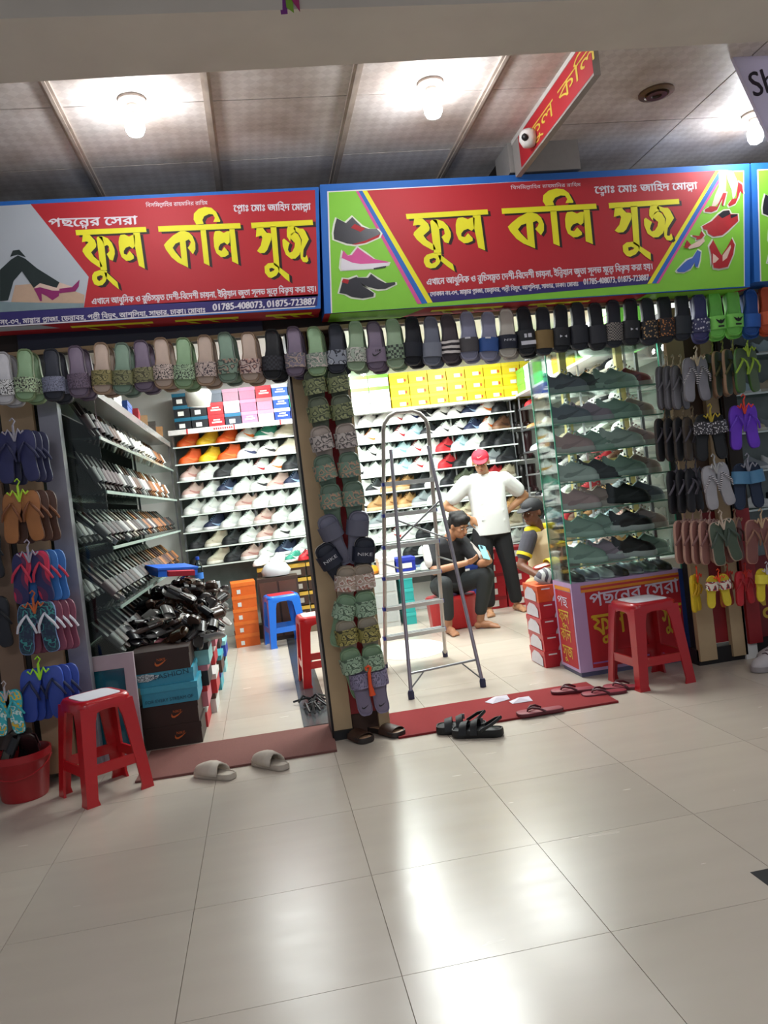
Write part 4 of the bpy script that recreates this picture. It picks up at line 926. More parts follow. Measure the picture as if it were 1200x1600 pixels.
COLS = {'white': (W, WH, '#d2d2d2'), 'white and black': (W, WH, '#17171b'), 'white and red': (W, WH, '#b3202c'), 'white and navy': (W, WH, '#1f2c58'),
 'cream': ('#d9cdb8', '#ece6da', '#cfc2aa'), 'blush pink': ('#d0aea6', '#ece6e2', '#b87f78'), 'black': ('#15161a', '#202126', '#2c2d33'),
 'black and white': ('#1a1b20', '#e6e5e2', '#e6e5e2'), 'navy': ('#1b2444', '#e2e2e2', '#8fa6c8'), 'orange': ('#ec5a12', '#e8631c', '#f07c30'),
 'yellow': ('#e8b80c', '#eac21c', '#f0cf3c'), 'grey': ('#8f9499', '#dadad8', '#6a6f75'), 'red and black': ('#b31e28', '#c2242e', '#17171b'),
 'tan': ('#b98a58', '#d7b48a', '#8f6238'), 'white and orange': (W, WH, '#e8701c'), 'pale blue': ('#b9cfd6', '#ecebe8', '#7fa8b4'),
 'white and blue': (W, WH, '#3a78c4'), 'olive': ('#4b4f3c', '#8f8f80', '#2c2e24'), 'brown': ('#5a3a28', '#7c5a40', '#3a251a'), 'teal and white': ('#2f9078', '#ececea', '#ececea'),
 'white and gold': (W, WH, '#c8962c'), 'beige': ('#c2b298', '#e0d8c8', '#a09078')}
LEFT_ROWS = [
 ['orange', 'yellow', 'orange', 'white and orange', 'teal and white', 'cream', 'cream'],
 ['orange', 'yellow', 'orange', 'white and navy', 'white and black', 'cream', 'cream'],
 ['blush pink', 'white', 'black', 'white', 'white and red', 'white and orange', 'black', 'white and gold'],
 ['blush pink', 'white', 'navy', 'white', 'white and black', 'blush pink', 'navy', 'white and black'],
 ['white', 'white', 'white', 'blush pink', 'white', 'white', 'white', 'white and gold'],
 ['white', 'navy', 'white', 'white', 'blush pink', 'white', 'white', 'teal and white'],
 ['black', 'cream', 'black', 'white', 'blush pink', 'white and black', 'white', 'white and navy'],
 ['black', 'cream', 'black', 'blush pink', 'white', 'navy', 'white', 'pale blue']]
def shelf_row(row, x0, x1, z, y, where, grp, yaw=205, jitter=12, hi=()):
    n = len(row)
    for i, c in enumerate(row):
        x = x0+(x1-x0)*(i+.5)/n
        k = 'high_top' if (c in hi or RND.random() < .22) else 'sneaker'
        place(k, TRS((x, y, z), (0, 0, radians(yaw+RND.uniform(-jitter, jitter)))) @ Matrix.Diagonal((.92, 1.05, 1.22 if k == 'sneaker' else 1.02, 1)), COLS[c],
              '%s %s, %s from left %s' % (c, 'high-top' if k == 'high_top' else 'sneaker', ORD[i], where), 'shoe', grp)
ROWN = ['on top shelf', 'on second shelf', 'on third shelf', 'on fourth shelf', 'on fifth shelf', 'on sixth shelf', 'on seventh shelf', 'on eighth shelf', 'on ninth shelf', 'on lowest shelf']
for r, row in enumerate(LEFT_ROWS):
    shelf_row(row, .22, 1.62, SHELF_Z[r], 5.14, ROWN[r]+' of left back wall', 'sneakers on the left back wall', hi=('orange', 'yellow', 'cream'))
RIGHT_ROWS = [
 'white|white|white|white|white and red|white and navy|black and white|white and black|white and black|navy|white and orange|black',
 'white|white|white and orange|white|white and red|pale blue|black and white|white and black|white and black|navy|white and orange|brown',
 'white and red|white|white and black|white|pale blue|white and red|white|red and black|pale blue|white|black|black',
 'white|white and black|white|white|pale blue|white and red|white|red and black|black|white|grey|black',
 'black and white|white|black and white|tan|tan|black|white|black|olive|black|red and black|beige',
 'black and white|white and black|tan|tan|tan|grey|white|white|grey|black|beige|olive',
 'navy|white|grey|white|white|white|white|cream|beige|navy|black|tan',
 'navy|white|white|white and red|white|black|white|white|grey|black|teal and white|beige',
 'white|black|white|white|black|white|grey|white|black|white|pale blue|white',
 'orange|white|black|white|navy|white|white|black|white|grey|white|black']
for r, row in enumerate(RIGHT_ROWS):
    shelf_row(row.split('|'), 1.80, 3.76, RIGHT_Z[r], 5.14, ROWN[r]+' of right back wall', 'sneakers on the right back wall', yaw=208 if r < 2 else 200, jitter=14)

for i, (x, z, c, nm) in enumerate(((3.86, 1.865, '#14100f', 'black'), (3.97, 1.865, '#2a1410', 'dark brown'), (3.86, 1.51, '#15100f', 'black'), (3.97, 1.51, '#34161a', 'maroon'), (3.86, 1.145, '#14100f', 'black'), (3.97, 1.145, '#2c1214', 'maroon'))):
    place('boot', TRS((x, 5.14, z), (0, 0, radians(262)), .90), (c, '#1c1614', '#14100f'), '%s boot, %s pair of boot column at right end of back wall' % (nm, ('upper', 'middle', 'lower')[i//2]), 'boot', 'boots at the right end of the back wall')
tb = empty('boot_shelf', (0, 0, 0)); tag(tb, 'small boot shelves at right end of the back wall', 'shelf')
for z in (1.865, 1.51, 1.145): boxobj('shelf', 3.815, 4.02, 5.02, 5.3, z-.012, z-.002, WHITE, tb)
# ---------------- shoeboxes over the back shelves
Q = lambda x0, x1, z0, z1: [(x0, z0), (x1, z0), (x1, z1), (x0, z1)]
LBL = mat('#e0e0dc', .5)
def boxrow(cols, x0, w_, z, h, where, grp, y=5.0, d=.30):
    x = x0
    for i, (nm, c, lid, mk) in enumerate(cols):
        marks = []
        if mk == 'tag': marks = [([Q(w_*.25, w_*.6, h*.15, h*.5)], LBL, 'label')]
        if mk == 'text': marks = [([Q(w_*.2, w_*.8, h*.3, h*.42), Q(w_*.3, w_*.7, h*.5, h*.6)], LBL, 'label')]
        if mk == 'yel': marks = [([Q(w_*.40, w_*.72, h*.14, h*.45)], LBL, 'label'), ([Q(w_*.76, w_*.84, h*.18, h*.42)], mat('#c8301c', .5), 'red_mark')]
        if mk == 'dark': marks = [([Q(w_*.3, w_*.85, h*.38, h*.5)], mat('#0f4a3c', .5), 'label')]
        shoebox(x, x+w_-.004, y, y+d, z, z+h-.002, mat(c, .45), mat(lid, .45), '%s shoebox, %s from left %s' % (nm, ORD[i], where), grp, marks)
        x += w_
LW = .168; NV = ('black', '#14161c', '#14607c', 'tag')
boxrow([NV, NV, ('red', '#b8202a', '#b8202a', 'text'), ('navy', '#1c2438', '#1c6a90', 'tag'), ('pink', '#c87a9c', '#d48aaa', 'text'), ('pale pink', '#e0a8bc', '#d48aaa', 'text'), ('blue', '#1c3f94', '#dfe4ee', 'text'), ('blue', '#1c3f94', '#2450a4', 'text')], .22, LW, 2.196, .125, 'in lowest row over left shelves', 'shoeboxes over the left shelves')
boxrow([NV, NV, ('red', '#b8202a', '#c22a34', 'text'), ('pale pink', '#d4a4b8', '#d8b0c0', ''), ('pink', '#c2708f', '#cc80a0', ''), ('rose', '#d08098', '#c2707c', ''), ('blue', '#2450a4', '#dfe4ee', 'text'), ('mint green', '#1fb490', '#28c4a0', 'dark')], .22, LW, 2.321, .125, 'in middle row over left shelves', 'shoeboxes over the left shelves')
boxrow([NV, NV, ('grey', '#5c6470', '#6a7280', ''), ('mauve', '#a8788c', '#b0829a', ''), ('dull pink', '#b06c88', '#b8789a', ''), ('red', '#b4202c', '#c0303c', 'text'), ('white and blue', '#3c64b0', '#d0d8e8', 'text'), ('slate', '#3c4450', '#4a5462', '')], .22, LW, 2.446, .125, 'in top row over left shelves', 'shoeboxes over the left shelves')
YB = ('yellow', '#e2c414', '#ead22c', 'yel')
for r, nm in enumerate(('lowest', 'middle', 'top')):
    x0 = 2.47
    boxrow([YB]*10, x0, .206, 2.196+.125*r, .125, 'in %s row of yellow wall' % nm, 'yellow shoeboxes over the right shelves')
    boxrow([('white and green' if r else 'white', '#e8ebe4' if r else '#f0f2ee', '#6cc43a' if r else '#f0f2ee', '')]*3, 1.80, .22, 2.196+.125*r, .125, 'in %s row left of yellow boxes' % nm, 'white and green shoeboxes over the right shelves')

# white lamp cover hanging in front of the boxes in the left room
t = link('plastic_bucket', MB().lathe([(.10, 0), (.115, .05), (.12, .12), (.10, .15), (.05, .13), (.001, .125)][::-1], 16).mesh('plastic_bucket', 60), mat('#d8d8d0', .4), loc=(.52, 4.3, 2.33), rot=(.25, .1, 0))
tag(t, 'white plastic bucket hanging before the boxes in left room', 'bucket')
link('rim', MB().tube([(.10*cos(a*pi/8), .10*sin(a*pi/8), 0) for a in range(16)], .006, 6, closed=True).mesh('rim', 60), mat('#e4e4dc', .4), t)
link('cord', MB().tube([(0, 0, .13), (0, .03, .25), (0, .09, .41)], .003, 5).mesh('cord'), mat('#d8d8d0', .6), t)

# ================================================================== LEFT SIDE RACK (shoes standing, seen along the shelves)
t = empty('side_rack', (0, 0, 0)); tag(t, 'long glass side rack of leather sandals along left wall', 'shelf')
RZ = [1.80, 1.50, 1.19, .86, .56]
for z in [2.08]+RZ:
    o = boxobj('shelf', -.22, .15, 1.26, 4.95, z-.012, z, GLASS_SHELF if z < 2 else mat('#8a8c8a', .4), t)
    boxobj('front_edge', .15, .156, 1.26, 4.95, z-(.05 if z > 2 else .016), z+.002, mat('#a8aca8' if z > 2 else '#b8cfc4', .25, .4), o)
for y in (1.27, 4.94):
    if y > 2: boxobj('upright', .13, .146, y, y+.014, .1, 2.07, STEEL, t)
    boxobj('upright', -.22, -.20, y, y+.014, .1, 2.07, STEEL, t)
for z_ in (.875, 1.205):
    for y_ in (1.45, 1.9): link('tray_divider', MB().bar((-.18, y_, z_+.27), (.14, y_, z_), .012, .03).mesh('tray_divider'), STEEL, t)
boxobj('back_panel', -.26, -.235, 1.2, 4.95, .1, 2.07, mat('#0c0e0d', .95, spec=.1), t)
boxobj('end_glass', -.22, .15, 1.245, 1.25, .6, 2.06, GLASS, t)
SD = {'dark brown': ('#2c1c14', '#5f5a4e', '#33201a'), 'black': ('#141416', '#7d8379', '#17171a'), 'tan': ('#7c5230', '#b07c4c', '#9a6234'),
      'white': ('#c8c8c4', '#dadbd6', '#d6d6d2'), 'ivory': ('#b8b0a0', '#cfcabd', '#d0c8b8'), 'grey': ('#5c5f60', '#9fa8a0', '#7a7e7e'),
      'maroon': ('#2a1216', '#4a302e', '#3c1a20'), 'brown': ('#4a2f20', '#6b5744', '#5c3a26'), 'silver': ('#8c8c88', '#b8beb6', '#a8a8a6')}
SEQ = [['maroon']*3+['black']*2+['brown']*2+['white', 'white', 'silver', 'black', 'white', 'silver', 'ivory', 'white', 'ivory', 'ivory', 'white', 'white', 'grey', 'tan', 'tan', 'brown', 'tan', 'white'],
       ['black', 'black', 'maroon', 'maroon', 'maroon', 'maroon', 'silver', 'black', 'black', 'white', 'brown', 'brown', 'grey', 'white', 'silver', 'brown', 'tan', 'tan', 'white', 'tan', 'tan', 'white', 'brown', 'tan', 'white'],
       ['black', 'maroon', 'black', 'dark brown', 'black', 'silver', 'dark brown', 'ivory', 'dark brown', 'dark brown', 'grey', 'black', 'tan', 'maroon', 'silver', 'dark brown', 'tan', 'tan', 'brown', 'tan', 'black', 'black', 'brown', 'black', 'black'],
       ['maroon', 'dark brown', 'black', 'black', 'dark brown', 'black', 'dark brown', 'grey', 'black', 'dark brown', 'black', 'brown', 'dark brown', 'black', 'brown', 'dark brown', 'brown', 'tan', 'brown', 'maroon', 'brown', 'tan', 'dark brown', 'brown', 'tan'],
       ['black', 'dark brown', 'black', 'dark brown', 'black', 'grey', 'dark brown', 'black', 'brown', 'black', 'dark brown', 'black']]
RN = ['top shelf', 'second shelf', 'third shelf', 'fourth shelf', 'lowest shelf']
for r, z in enumerate(RZ):
    n = len(SEQ[r])
    for i, c in enumerate(SEQ[r]):
        y = 1.36+3.5*(i+.3)/25
        tilt = -62 if r < 2 else -48
        if r >= 2: y = 1.36+3.5*(i+.3)/25
        mw = Matrix.Translation((.03, y, z+(.128 if r < 2 else .112))) @ Matrix.Rotation(radians(RND.uniform(-5, 5)), 4, 'Z') @ Matrix.Rotation(radians(-tilt), 4, 'Y') @ Matrix.Scale(.93, 4)
        place('sandal' if RND.random() < .8 or r > 1 else 'two_strap', mw, (SD[c] if r > 1 or c in ('white', 'ivory', 'silver', 'tan', 'grey') else (SD[c][0], SD[c][0], SD[c][2])), '%s leather sandal, %s from front on %s of left side rack' % (c, ordn(i), RN[r]), 'sandal', 'leather sandals on the left side rack', extra=(r != 4))
        if r in (2, 3) and i % 1 == 0 and i < 24:
            mw = Matrix.Translation((-.12, y+.05, z+.135)) @ Matrix.Rotation(radians(60), 4, 'Y') @ Matrix.Scale(.9, 4)
            c2 = 'silver' if i % 3 else 'grey'
            place('sandal', mw, SD[c2], 'pale sandal, %s from front at the back of %s, left side rack' % (ordn(i), RN[r]), 'sandal', 'leather sandals on the left side rack', extra=False)
# things lying on top of the rack
for i, (y, c, nm) in enumerate(((2.1, '#d8d8d4', 'white'), (2.6, '#3a62b8', 'blue'), (3.05, '#b8343c', 'red'), (3.5, '#c2a078', 'tan'), (3.95, '#4a4440', 'dark'), (4.4, '#a87848', 'brown'))):
    shoebox(-.16, .12, y, y+.32, 2.081, 2.19, mat(c, .5), mat(c, .5), nm+' shoebox lying on top of the left side rack', 'boxes on top of the side rack', yaw=.05*i)

# ================================================================== RIGHT SIDE RACK
RIGHTDIR = Vector((.30, 4.1, 0)).normalized()
t = empty('side_rack', (3.93, 2.0, 0), rz=math.atan2(-.30, 4.1)); tag(t, 'side rack of shoes on right wall behind glass case', 'shelf')
for k, z in enumerate([2.05, 1.82, 1.58, 1.34, 1.10, .86, .62]):
    o = link('shelf', MB().box(-.30, -.02, 0, 3.0, z-.012, z).mesh('shelf'), WHITE if k % 2 == 0 else GLASS_SHELF, t)
    link('front_edge', MB().box(-.306, -.30, 0, 3.0, z-.016, z+.001).mesh('front_edge'), ALU, o)
for y in (0.0, 1.0, 2.0, 2.98): link('upright', MB().box(-.30, -.285, y, y+.015, .1, 2.2).mesh('upright'), ALU, t)
link('back_panel', MB().box(-.02, -.012, 0, 3.0, .1, 2.2).mesh('back_panel'), mat('#8a8c88', .5), t)
pal = ['black', 'tan', 'beige', 'olive', 'pale blue', 'white', 'brown', 'tan', 'white', 'grey', 'black', 'red and black', 'blush pink']
for k, z in enumerate([2.05, 1.82, 1.58, 1.34, 1.10, .86, .62]):
    for i in range(11):
        yy = .14+.265*i; c = pal[(i*5+k*3) % len(pal)] if i > 1 else 'white'
        p_ = Vector((3.93, 2.0, z))+Vector((RIGHTDIR.y*-.16, RIGHTDIR.x*.16, 0))+RIGHTDIR*yy
        kind = 'loafer' if c in ('black', 'tan', 'brown') and k in (1, 2, 4) else ('boot' if i >= 9 and k in (1, 3) else 'sneaker')
        if kind == 'boot' and k == 1: cc = ('#14100f', '#1c1614', '#14100f')
        elif kind == 'boot': cc = ('#2c1214', '#1c1614', '#2c1214')
        else: cc = COLS[c]
        place(kind, TRS(p_, (0, 0, radians(180+RND.uniform(-15, 15))), .9 if kind != 'boot' else .62), cc, '%s %s, %s from front on %s shelf of right side rack' % ('dark' if kind == 'boot' else c, kind.replace('_', '-'), ORD[i], ORD[k]), 'shoe', 'shoes on the right side rack', extra=(kind != 'loafer'))
shelf3 = [('green', '#6cc43a'), ('white and green', '#e0e8dc'), ('green', '#7cc84a'), ('yellow', '#e2c414'), ('orange', '#e89020'), ('white', '#ecece8')]
for i in range(9):
    nm, c = shelf3[i % 6]
    p_ = Vector((3.93, 2.0, 0))+Vector((-.15, 0, 0))+RIGHTDIR*(.12+.32*i)
    for r in range(2): shoebox(p_.x-.14, p_.x+.14, p_.y, p_.y+.28, 2.21+.125*r, 2.333+.125*r, mat(c, .45), mat('#e8ece4' if i % 2 else c, .45), '%s shoebox, %s from front, %s layer on right side rack' % (nm, ORD[i], ('lower', 'upper')[r]), 'shoeboxes on the right side rack', yaw=-.07)
link('top_board', MB().box(-.32, .0, 0, 3.0, 2.185, 2.207).mesh('top_board'), WHITE, t)
# pale wooden frame behind the glass case
t = empty('wooden_frame', (3.60, 2.05, 0)); tag(t, 'pale yellow wooden frame standing behind the glass case', 'frame')
for s_ in (0, -.42): link('post', MB().box(s_-.025, s_+.025, -.02, .02, 0, 2.2).mesh('post'), mat('#b8aa68', .5), t)
for z in (1.32, 2.12): link('crossbar', MB().box(-.42, 0, -.018, .018, z, z+.05).mesh('crossbar'), mat('#b8aa68', .5), t)
# shelves of the shop next door
t = shelf_unit('wall_shelf', 'dim glass shelves of the shop next door at right edge', 4.0, 5.7, [2.05, 1.75, 1.45, 1.15, .85], 2.35, 2.70, 2.25)
for r, z in enumerate([2.05, 1.75, 1.45, 1.15, .85]):
    for i in range(6):
        place('sneaker' if (i+r) % 2 else 'runner', TRS((4.35+.24*i, 2.48, z), (0, 0, radians(-25+RND.uniform(-10, 10))), .9), COLS[('grey', 'white', 'black', 'pale blue', 'beige')[(i+r) % 5]],
              '%s shoe, %s from left on %s shelf of the shop next door' % (('grey', 'white', 'black', 'pale blue', 'beige')[(i+r) % 5], ORD[i], ORD[r]), 'shoe', 'shoes in the shop next door', extra=False)
# ================================================================== GLASS CASE ON A PRINTED COUNTER
CX0, CX1, CY0, CY1, CZ = 2.84, 3.60, 1.48, 1.80, .60
t = empty('glass_display_case', (CX0, CY0, 0)); tag(t, 'tall glass case of shoes on a red printed counter', 'display case')
def cb(name, x0, x1, y0, y1, z0, z1, m, par=None): return link(name, MB().box(x0, x1, y0, y1, z0, z1).mesh(name), m, par or t)
Wd, Dp = CX1-CX0, CY1-CY0
LILAC = mat('#b89ac4', .4, 0, .06, 3)
body = cb('counter_body', 0, Wd, 0, Dp, .03, CZ, LILAC)
cb('plinth', .01, Wd, .01, Dp-.01, 0, .03, mat('#5a5a78', .5))
e = .0012
def fr(name, x0, x1, z0, z1, m, k): return link(name, MB().poly(Q(x0, x1, z0, z1), (), -e*k).mesh(name), m, body)
fr('red_print', .085, Wd-.03, .05, .54, SIGN_COL['red'], 1); fr('stripe', .06, Wd-.03, .535, .552, mat('#d88a2c', .4), 2); fr('stripe', .06, Wd-.03, .552, .566, mat('#b8343c', .4), 2); fr('stripe', .06, Wd-.03, .566, .58, mat('#d88a2c', .4), 2)
fr('blue_edge', Wd-.03, Wd, .03, .6, mat('#27407c', .4), 1); fr('stripe', .09, Wd-.03, .075, .085, mat('#9a6ab0', .4), 2)
mb = MB(); write(mb, T_PASAND, (.11, .435), (.72, .455), .13, -e*3, 0, .004); link('lettering', mb.mesh('lettering'), mat('#cfc6d8', .4), body)
mb = MB(); write(mb, 'ফুল', (.11, .25), (.33, .25), .21, -e*3, 0, .005); write(mb, 'কিল', (.38, .25), (.56, .25), .21, -e*3, 0, .005); write(mb, 'সুজ', (.58, .25), (.72, .25), .21, -e*3, 0, .005)
link('lettering', mb.mesh('lettering'), mat('#cfae2c', .4), body)
# left side of the counter
def side(name, polys, m, k):
    mb = MB(); tmp = MB()
    for p in polys: tmp.poly(p, (), 0)
    mb.add([(-e*k, Dp-v[0], v[2]) for v in tmp.v], tmp.f); return link(name, mb.mesh(name), m, body)
side('red_print', [Q(.03, Dp-.02, .05, .54)], SIGN_COL['red'], 1); side('stripe', [Q(.03, Dp-.02, .545, .57)], mat('#d88a2c', .4), 2)
def side_text(s, z, h, m):
    pl, wd = text_polys(s); tmp = MB(); sx = .17/wd
    for o_, hs in pl:
        try: tmp.poly([(a*sx, b_*h) for a, b_ in o_], [[(a*sx, b_*h) for a, b_ in q] for q in hs], 0)
        except Exception: pass
    link('lettering', MB().add([(-e*3, Dp-.06-v[0], z+v[2]) for v in tmp.v], tmp.f).mesh('lettering'), m, body)
side_text('পছ', .44, .10, mat('#cfc6d8', .4)); side_text('ফুল', .33, .13, mat('#cfae2c', .4)); side_text('কিল', .21, .12, mat('#cfae2c', .4)); side_text('সুজ', .10, .12, mat('#cfae2c', .4))
TOPZ = 2.06
cb('glass_front', .002, Wd-.002, .0, .005, CZ, TOPZ, GLASS)
cb('glass_side', 0, .005, .006, Dp, CZ, TOPZ, GLASS)
for x, y in ((0, 0), (0, Dp-.006), (Wd-.006, 0)):
    cb('glass_edge', x-.001, x+.006, y-.001, y+.006, CZ, TOPZ, GLASS_EDGE)
cb('corner_post', Wd-.008, Wd+.012, Dp-.02, Dp, CZ, TOPZ, mat('#5a5c60', .4, .6))
cb('top_glass', 0, Wd, 0, Dp, TOPZ, TOPZ+.006, GLASS_SHELF)
cb('upper_cabinet', -.02, Wd+.02, .0, Dp, TOPZ+.012, TOPZ+.14, mat('#0e1012', .5))
CZS = [1.805, 1.61, 1.42, 1.235, 1.055, .875, .705]
for z in CZS:
    o = cb('shelf', .008, Wd-.01, .008, Dp-.01, z-.006, z, GLASS_SHELF)
    cb('shelf_edge', .008, Wd-.01, .0052, .008, z-.007, z+.001, mat('#6f9a88', .2, name='shelf_edge_glass'), o)
    for x in (.22, .60): cb('bracket', x-.006, x+.006, Dp-.06, Dp-.02, z-.05, z-.008, mat('#c8ccc8', .3, .6), o)
RC = {'dusty pink': ('#c49fa2', '#cdc2c2', '#b08c90'), 'grey-green': ('#93ab9f', '#b4cdc0', '#7e958a'), 'slate': ('#6d7280', '#a9b4b4', '#50545f'), 'mauve': ('#a68c9e', '#bfb8c2', '#8c7484'),
      'pale grey': ('#bcc6c2', '#d2dad6', '#98a29e'), 'black': ('#17191d', '#222428', '#2a2c30'), 'black with white sole': ('#17191d', '#d8dcdc', '#2c2e33'), 'brownish': ('#b0948c', '#c8b8b0', '#94786e'), 'dark green': ('#4c5e56', '#8aa096', '#3a4640'), 'maroon': ('#7c2630', '#a89c98', '#5c1c22')}
CROWS = [['slate', 'dark green', 'grey-green', 'maroon'], ['slate', 'mauve', 'grey-green', 'brownish'], ['dusty pink', 'grey-green', 'pale grey', 'dusty pink'], ['pale grey', 'black', 'grey-green', 'brownish'],
         ['dusty pink', 'brownish', 'black', 'slate'], ['grey-green', 'grey-green', 'black with white sole', 'brownish'], ['grey-green', 'mauve', 'black with white sole', 'grey-green']]
for r, row in enumerate(CROWS):
    xs = [.155, .335, .495, .62]
    for i, c in enumerate(row):
        place('runner', TRS((CX0+xs[i], CY0+.10+.05*(i % 2), CZS[r]), (0, 0, radians(-12+RND.uniform(-5, 5)))) @ Matrix.Diagonal((.96, 1.0, 1.22, 1)), RC[c],
              '%s running shoe, %s from left on %s shelf of glass case' % (c, ORD[i], ORD[r]), 'shoe', 'running shoes in the glass case')
for i in range(7):
    c = ('black', 'slate', 'pale grey', 'black', 'slate', 'dark green', 'black')[i]
    place('loafer', TRS((CX0+.07+.10*i, CY0+.14, CZ+.001), (0, 0, radians(-75)), .85), RC[c], '%s shoe, %s from left on bottom of glass case' % (c, ORD[i]), 'shoe', 'shoes on the bottom of the glass case')
# red and white shoeboxes stacked beside the counter
REDW = [('red and white', '#b8202c')]*4+[('orange and white', '#d8541c')]
for k, (nm, c) in enumerate(REDW):
    arc = [(.10+.155*(1-cos(a*pi/16)) , .092*sin(a*pi/16)) for a in range(9)]+[(.255, .0)]
    o = shoebox(2.745+.004*(k % 2), 3.005+.004*(k % 2), 1.86, 2.16, .112*k, .112*(k+1), mat(c, .4), mat(c, .4), '%s shoebox, %s from floor in stack beside the glass case' % (nm, ORD[k]), 'stack of red and white boxes by the counter',
            [([arc], mat('#c9c4cc', .4), 'white_arc'), ([Q(.03, .09, .085, .094)], mat('#e0dcdc', .4), 'lettering')])
    tmp = MB().poly([(.02, .005), (.26, .005), (.26, .06), (.2, .09), (.1, .095), (.04, .06)], (), 0)
    link('white_arc', MB().add([(-.1312, .15-v[0], v[2]) for v in tmp.v], tmp.f).mesh('white_arc'), mat('#c9c4cc', .4), o)
t = link('knit_cap', MB().lathe([(.001, .105), (.05, .095), (.08, .06), (.09, .02), (.088, 0)], 16).mesh('knit_cap', 60), pattern('grey_stripe_knit', ('#b8b8b4', '#3c3440'), 9, 'stripe'), loc=(2.86, 1.98, .56), rot=(.3, .35, .2))
tag(t, 'grey striped knit cap lying on the box stack beside counter', 'cap'); link('brim', MB().lathe([(.09, -.004), (.094, .01), (.09, .024)], 16, cap=False).mesh('brim', 60), mat('#8c8a8a', .8), t)

# ================================================================== STOOLS
def stool(name, label, x, y, rz, wt, wb, h, col, topcol, group=None):
    t = empty(name, (x, y, 0), rz); tag(t, label, 'stool', group)
    m = mat(col, .28, 0, .05, 6, coat=.3)
    a, b_ = wt/2, wb/2
    def sq(r, rad, z, n=4):
        out = []
        for cx, cy, a0 in ((1, 1, 0), (-1, 1, 90), (-1, -1, 180), (1, -1, 270)):
            for k in range(n+1):
                an = radians(a0+90*k/n); out.append((cx*(r-rad)+rad*cos(an), cy*(r-rad)+rad*sin(an), z))
        return out
    loops = [sq(a+.012, .05, h-.055), sq(a+.012, .05, h-.02), sq(a+.004, .05, h-.004), sq(a-.012, .045, h), sq(a-.02, .04, h-.003)]
    n = len(loops[0]); vs = [v for l in loops for v in l]; fs = []
    for i in range(len(loops)-1):
        for k in range(n): fs.append((i*n+k, i*n+(k+1) % n, (i+1)*n+(k+1) % n, (i+1)*n+k))
    fs += [tuple(range(n))[::-1], tuple(range(4*n, 5*n))]
    link('seat', MB().add(vs, fs).mesh('seat', 50), m if topcol != col else m, t)
    l = sq(a-.022, .038, h+.0005); l2 = sq(a-.022, .038, h-.004)
    link('seat_pad', MB().add(l+l2, [tuple(range(n))]+[(k, n+k, n+(k+1) % n, (k+1) % n) for k in range(n)]).mesh('seat_pad'), mat(topcol, .4, 0, .06, 60), t)
    zt, zb = h-.03, 0
    for sx, sy in ((1, 1), (-1, 1), (-1, -1), (1, -1)):
        def L(z, w_):   # L-shaped section at height z
            f = (zt-z)/(zt-zb); r = a+.01+(b_-a-.01)*f
            P = [(r, r), (r-w_, r), (r-w_, r-.012), (r-.014, r-.014), (r-.012, r-w_), (r, r-w_)]
            return [(sx*p, sy*q, z) for p, q in P]
        rr = [L(zt, .088), L(zt-.08, .070), L(.16, .060), L(.03, .056), L(.0, .066)]
        vs = [v for q in rr for v in q]; fs = []
        for i in range(4):
            for k in range(6):
                f = (i*6+k, i*6+(k+1) % 6, (i+1)*6+(k+1) % 6, (i+1)*6+k); fs.append(f if sx*sy < 0 else f[::-1])
        fs += [tuple(range(6)), tuple(range(24, 30))[::-1]]
        link('leg', MB().add(vs, fs).mesh('leg', 40), m, t)
    r1 = a+.01+(b_-a-.01)*(zt-.15)/zt
    for k in range(4):
        an = k*pi/2; R_ = Matrix.Rotation(an, 3, 'Z')
        mb = MB()
        pts = [(-r1+.02, -r1+.004, .135), (r1-.02, -r1+.004, .135), (r1-.02, -r1+.004, .185), (-r1+.02, -r1+.004, .185)]
        pts += [(p[0], p[1]+.012, p[2]) for p in pts]
        mb.add([R_ @ Vector(p) for p in pts], [(0, 1, 2, 3), (7, 6, 5, 4), (0, 4, 5, 1), (1, 5, 6, 2), (2, 6, 7, 3), (3, 7, 4, 0)])
        link('stretcher', mb.mesh('stretcher'), m, t)
        r2 = a+.012
        # apron arch between the legs
        mb = MB(); v = []
        for q in range(7):
            x_ = -r2+.04+(2*r2-.08)*q/6; zz = h-.055-.035*abs(q/3-1)**2.5
            v += [(x_, -r2+.002, zz), (x_, -r2+.002, h-.03), (x_, -r2+.010, zz), (x_, -r2+.010, h-.03)]
        f = []
        for q in range(6):
            c_ = 4*q; f += [(c_, c_+4, c_+5, c_+1), (c_+2, c_+3, c_+7, c_+6), (c_, c_+2, c_+6, c_+4)]
        mb.add([R_ @ Vector(p) for p in v], f); link('apron', mb.mesh('apron'), m, t)
    return t
stool('plastic_stool', 'red plastic stool with white seat in front of left shop', .058, .80, radians(35), .245, .34, .485, '#b8121c', '#e2e1e8')
stool('plastic_stool', 'red plastic stool with white seat in front of glass case', 3.15, 1.165, radians(5), .27, .365, .50, '#a8141e', '#d6d4da')
stool('plastic_stool', 'blue plastic stool with red seat inside left shop', 1.06, 4.35, radians(10), .28, .36, .48, '#1f6fd8', '#c8242c')
stool('plastic_stool', 'red plastic stool with pale seat, half hidden behind the pillar', 1.285, 2.50, radians(4), .27, .35, .50, '#c81a20', '#e0ccc8')
stool('plastic_stool', 'low green plastic stool under the man in yellow shirt', 3.32, 3.25, radians(20), .24, .28, .28, '#2c9a30', '#2c9a30')
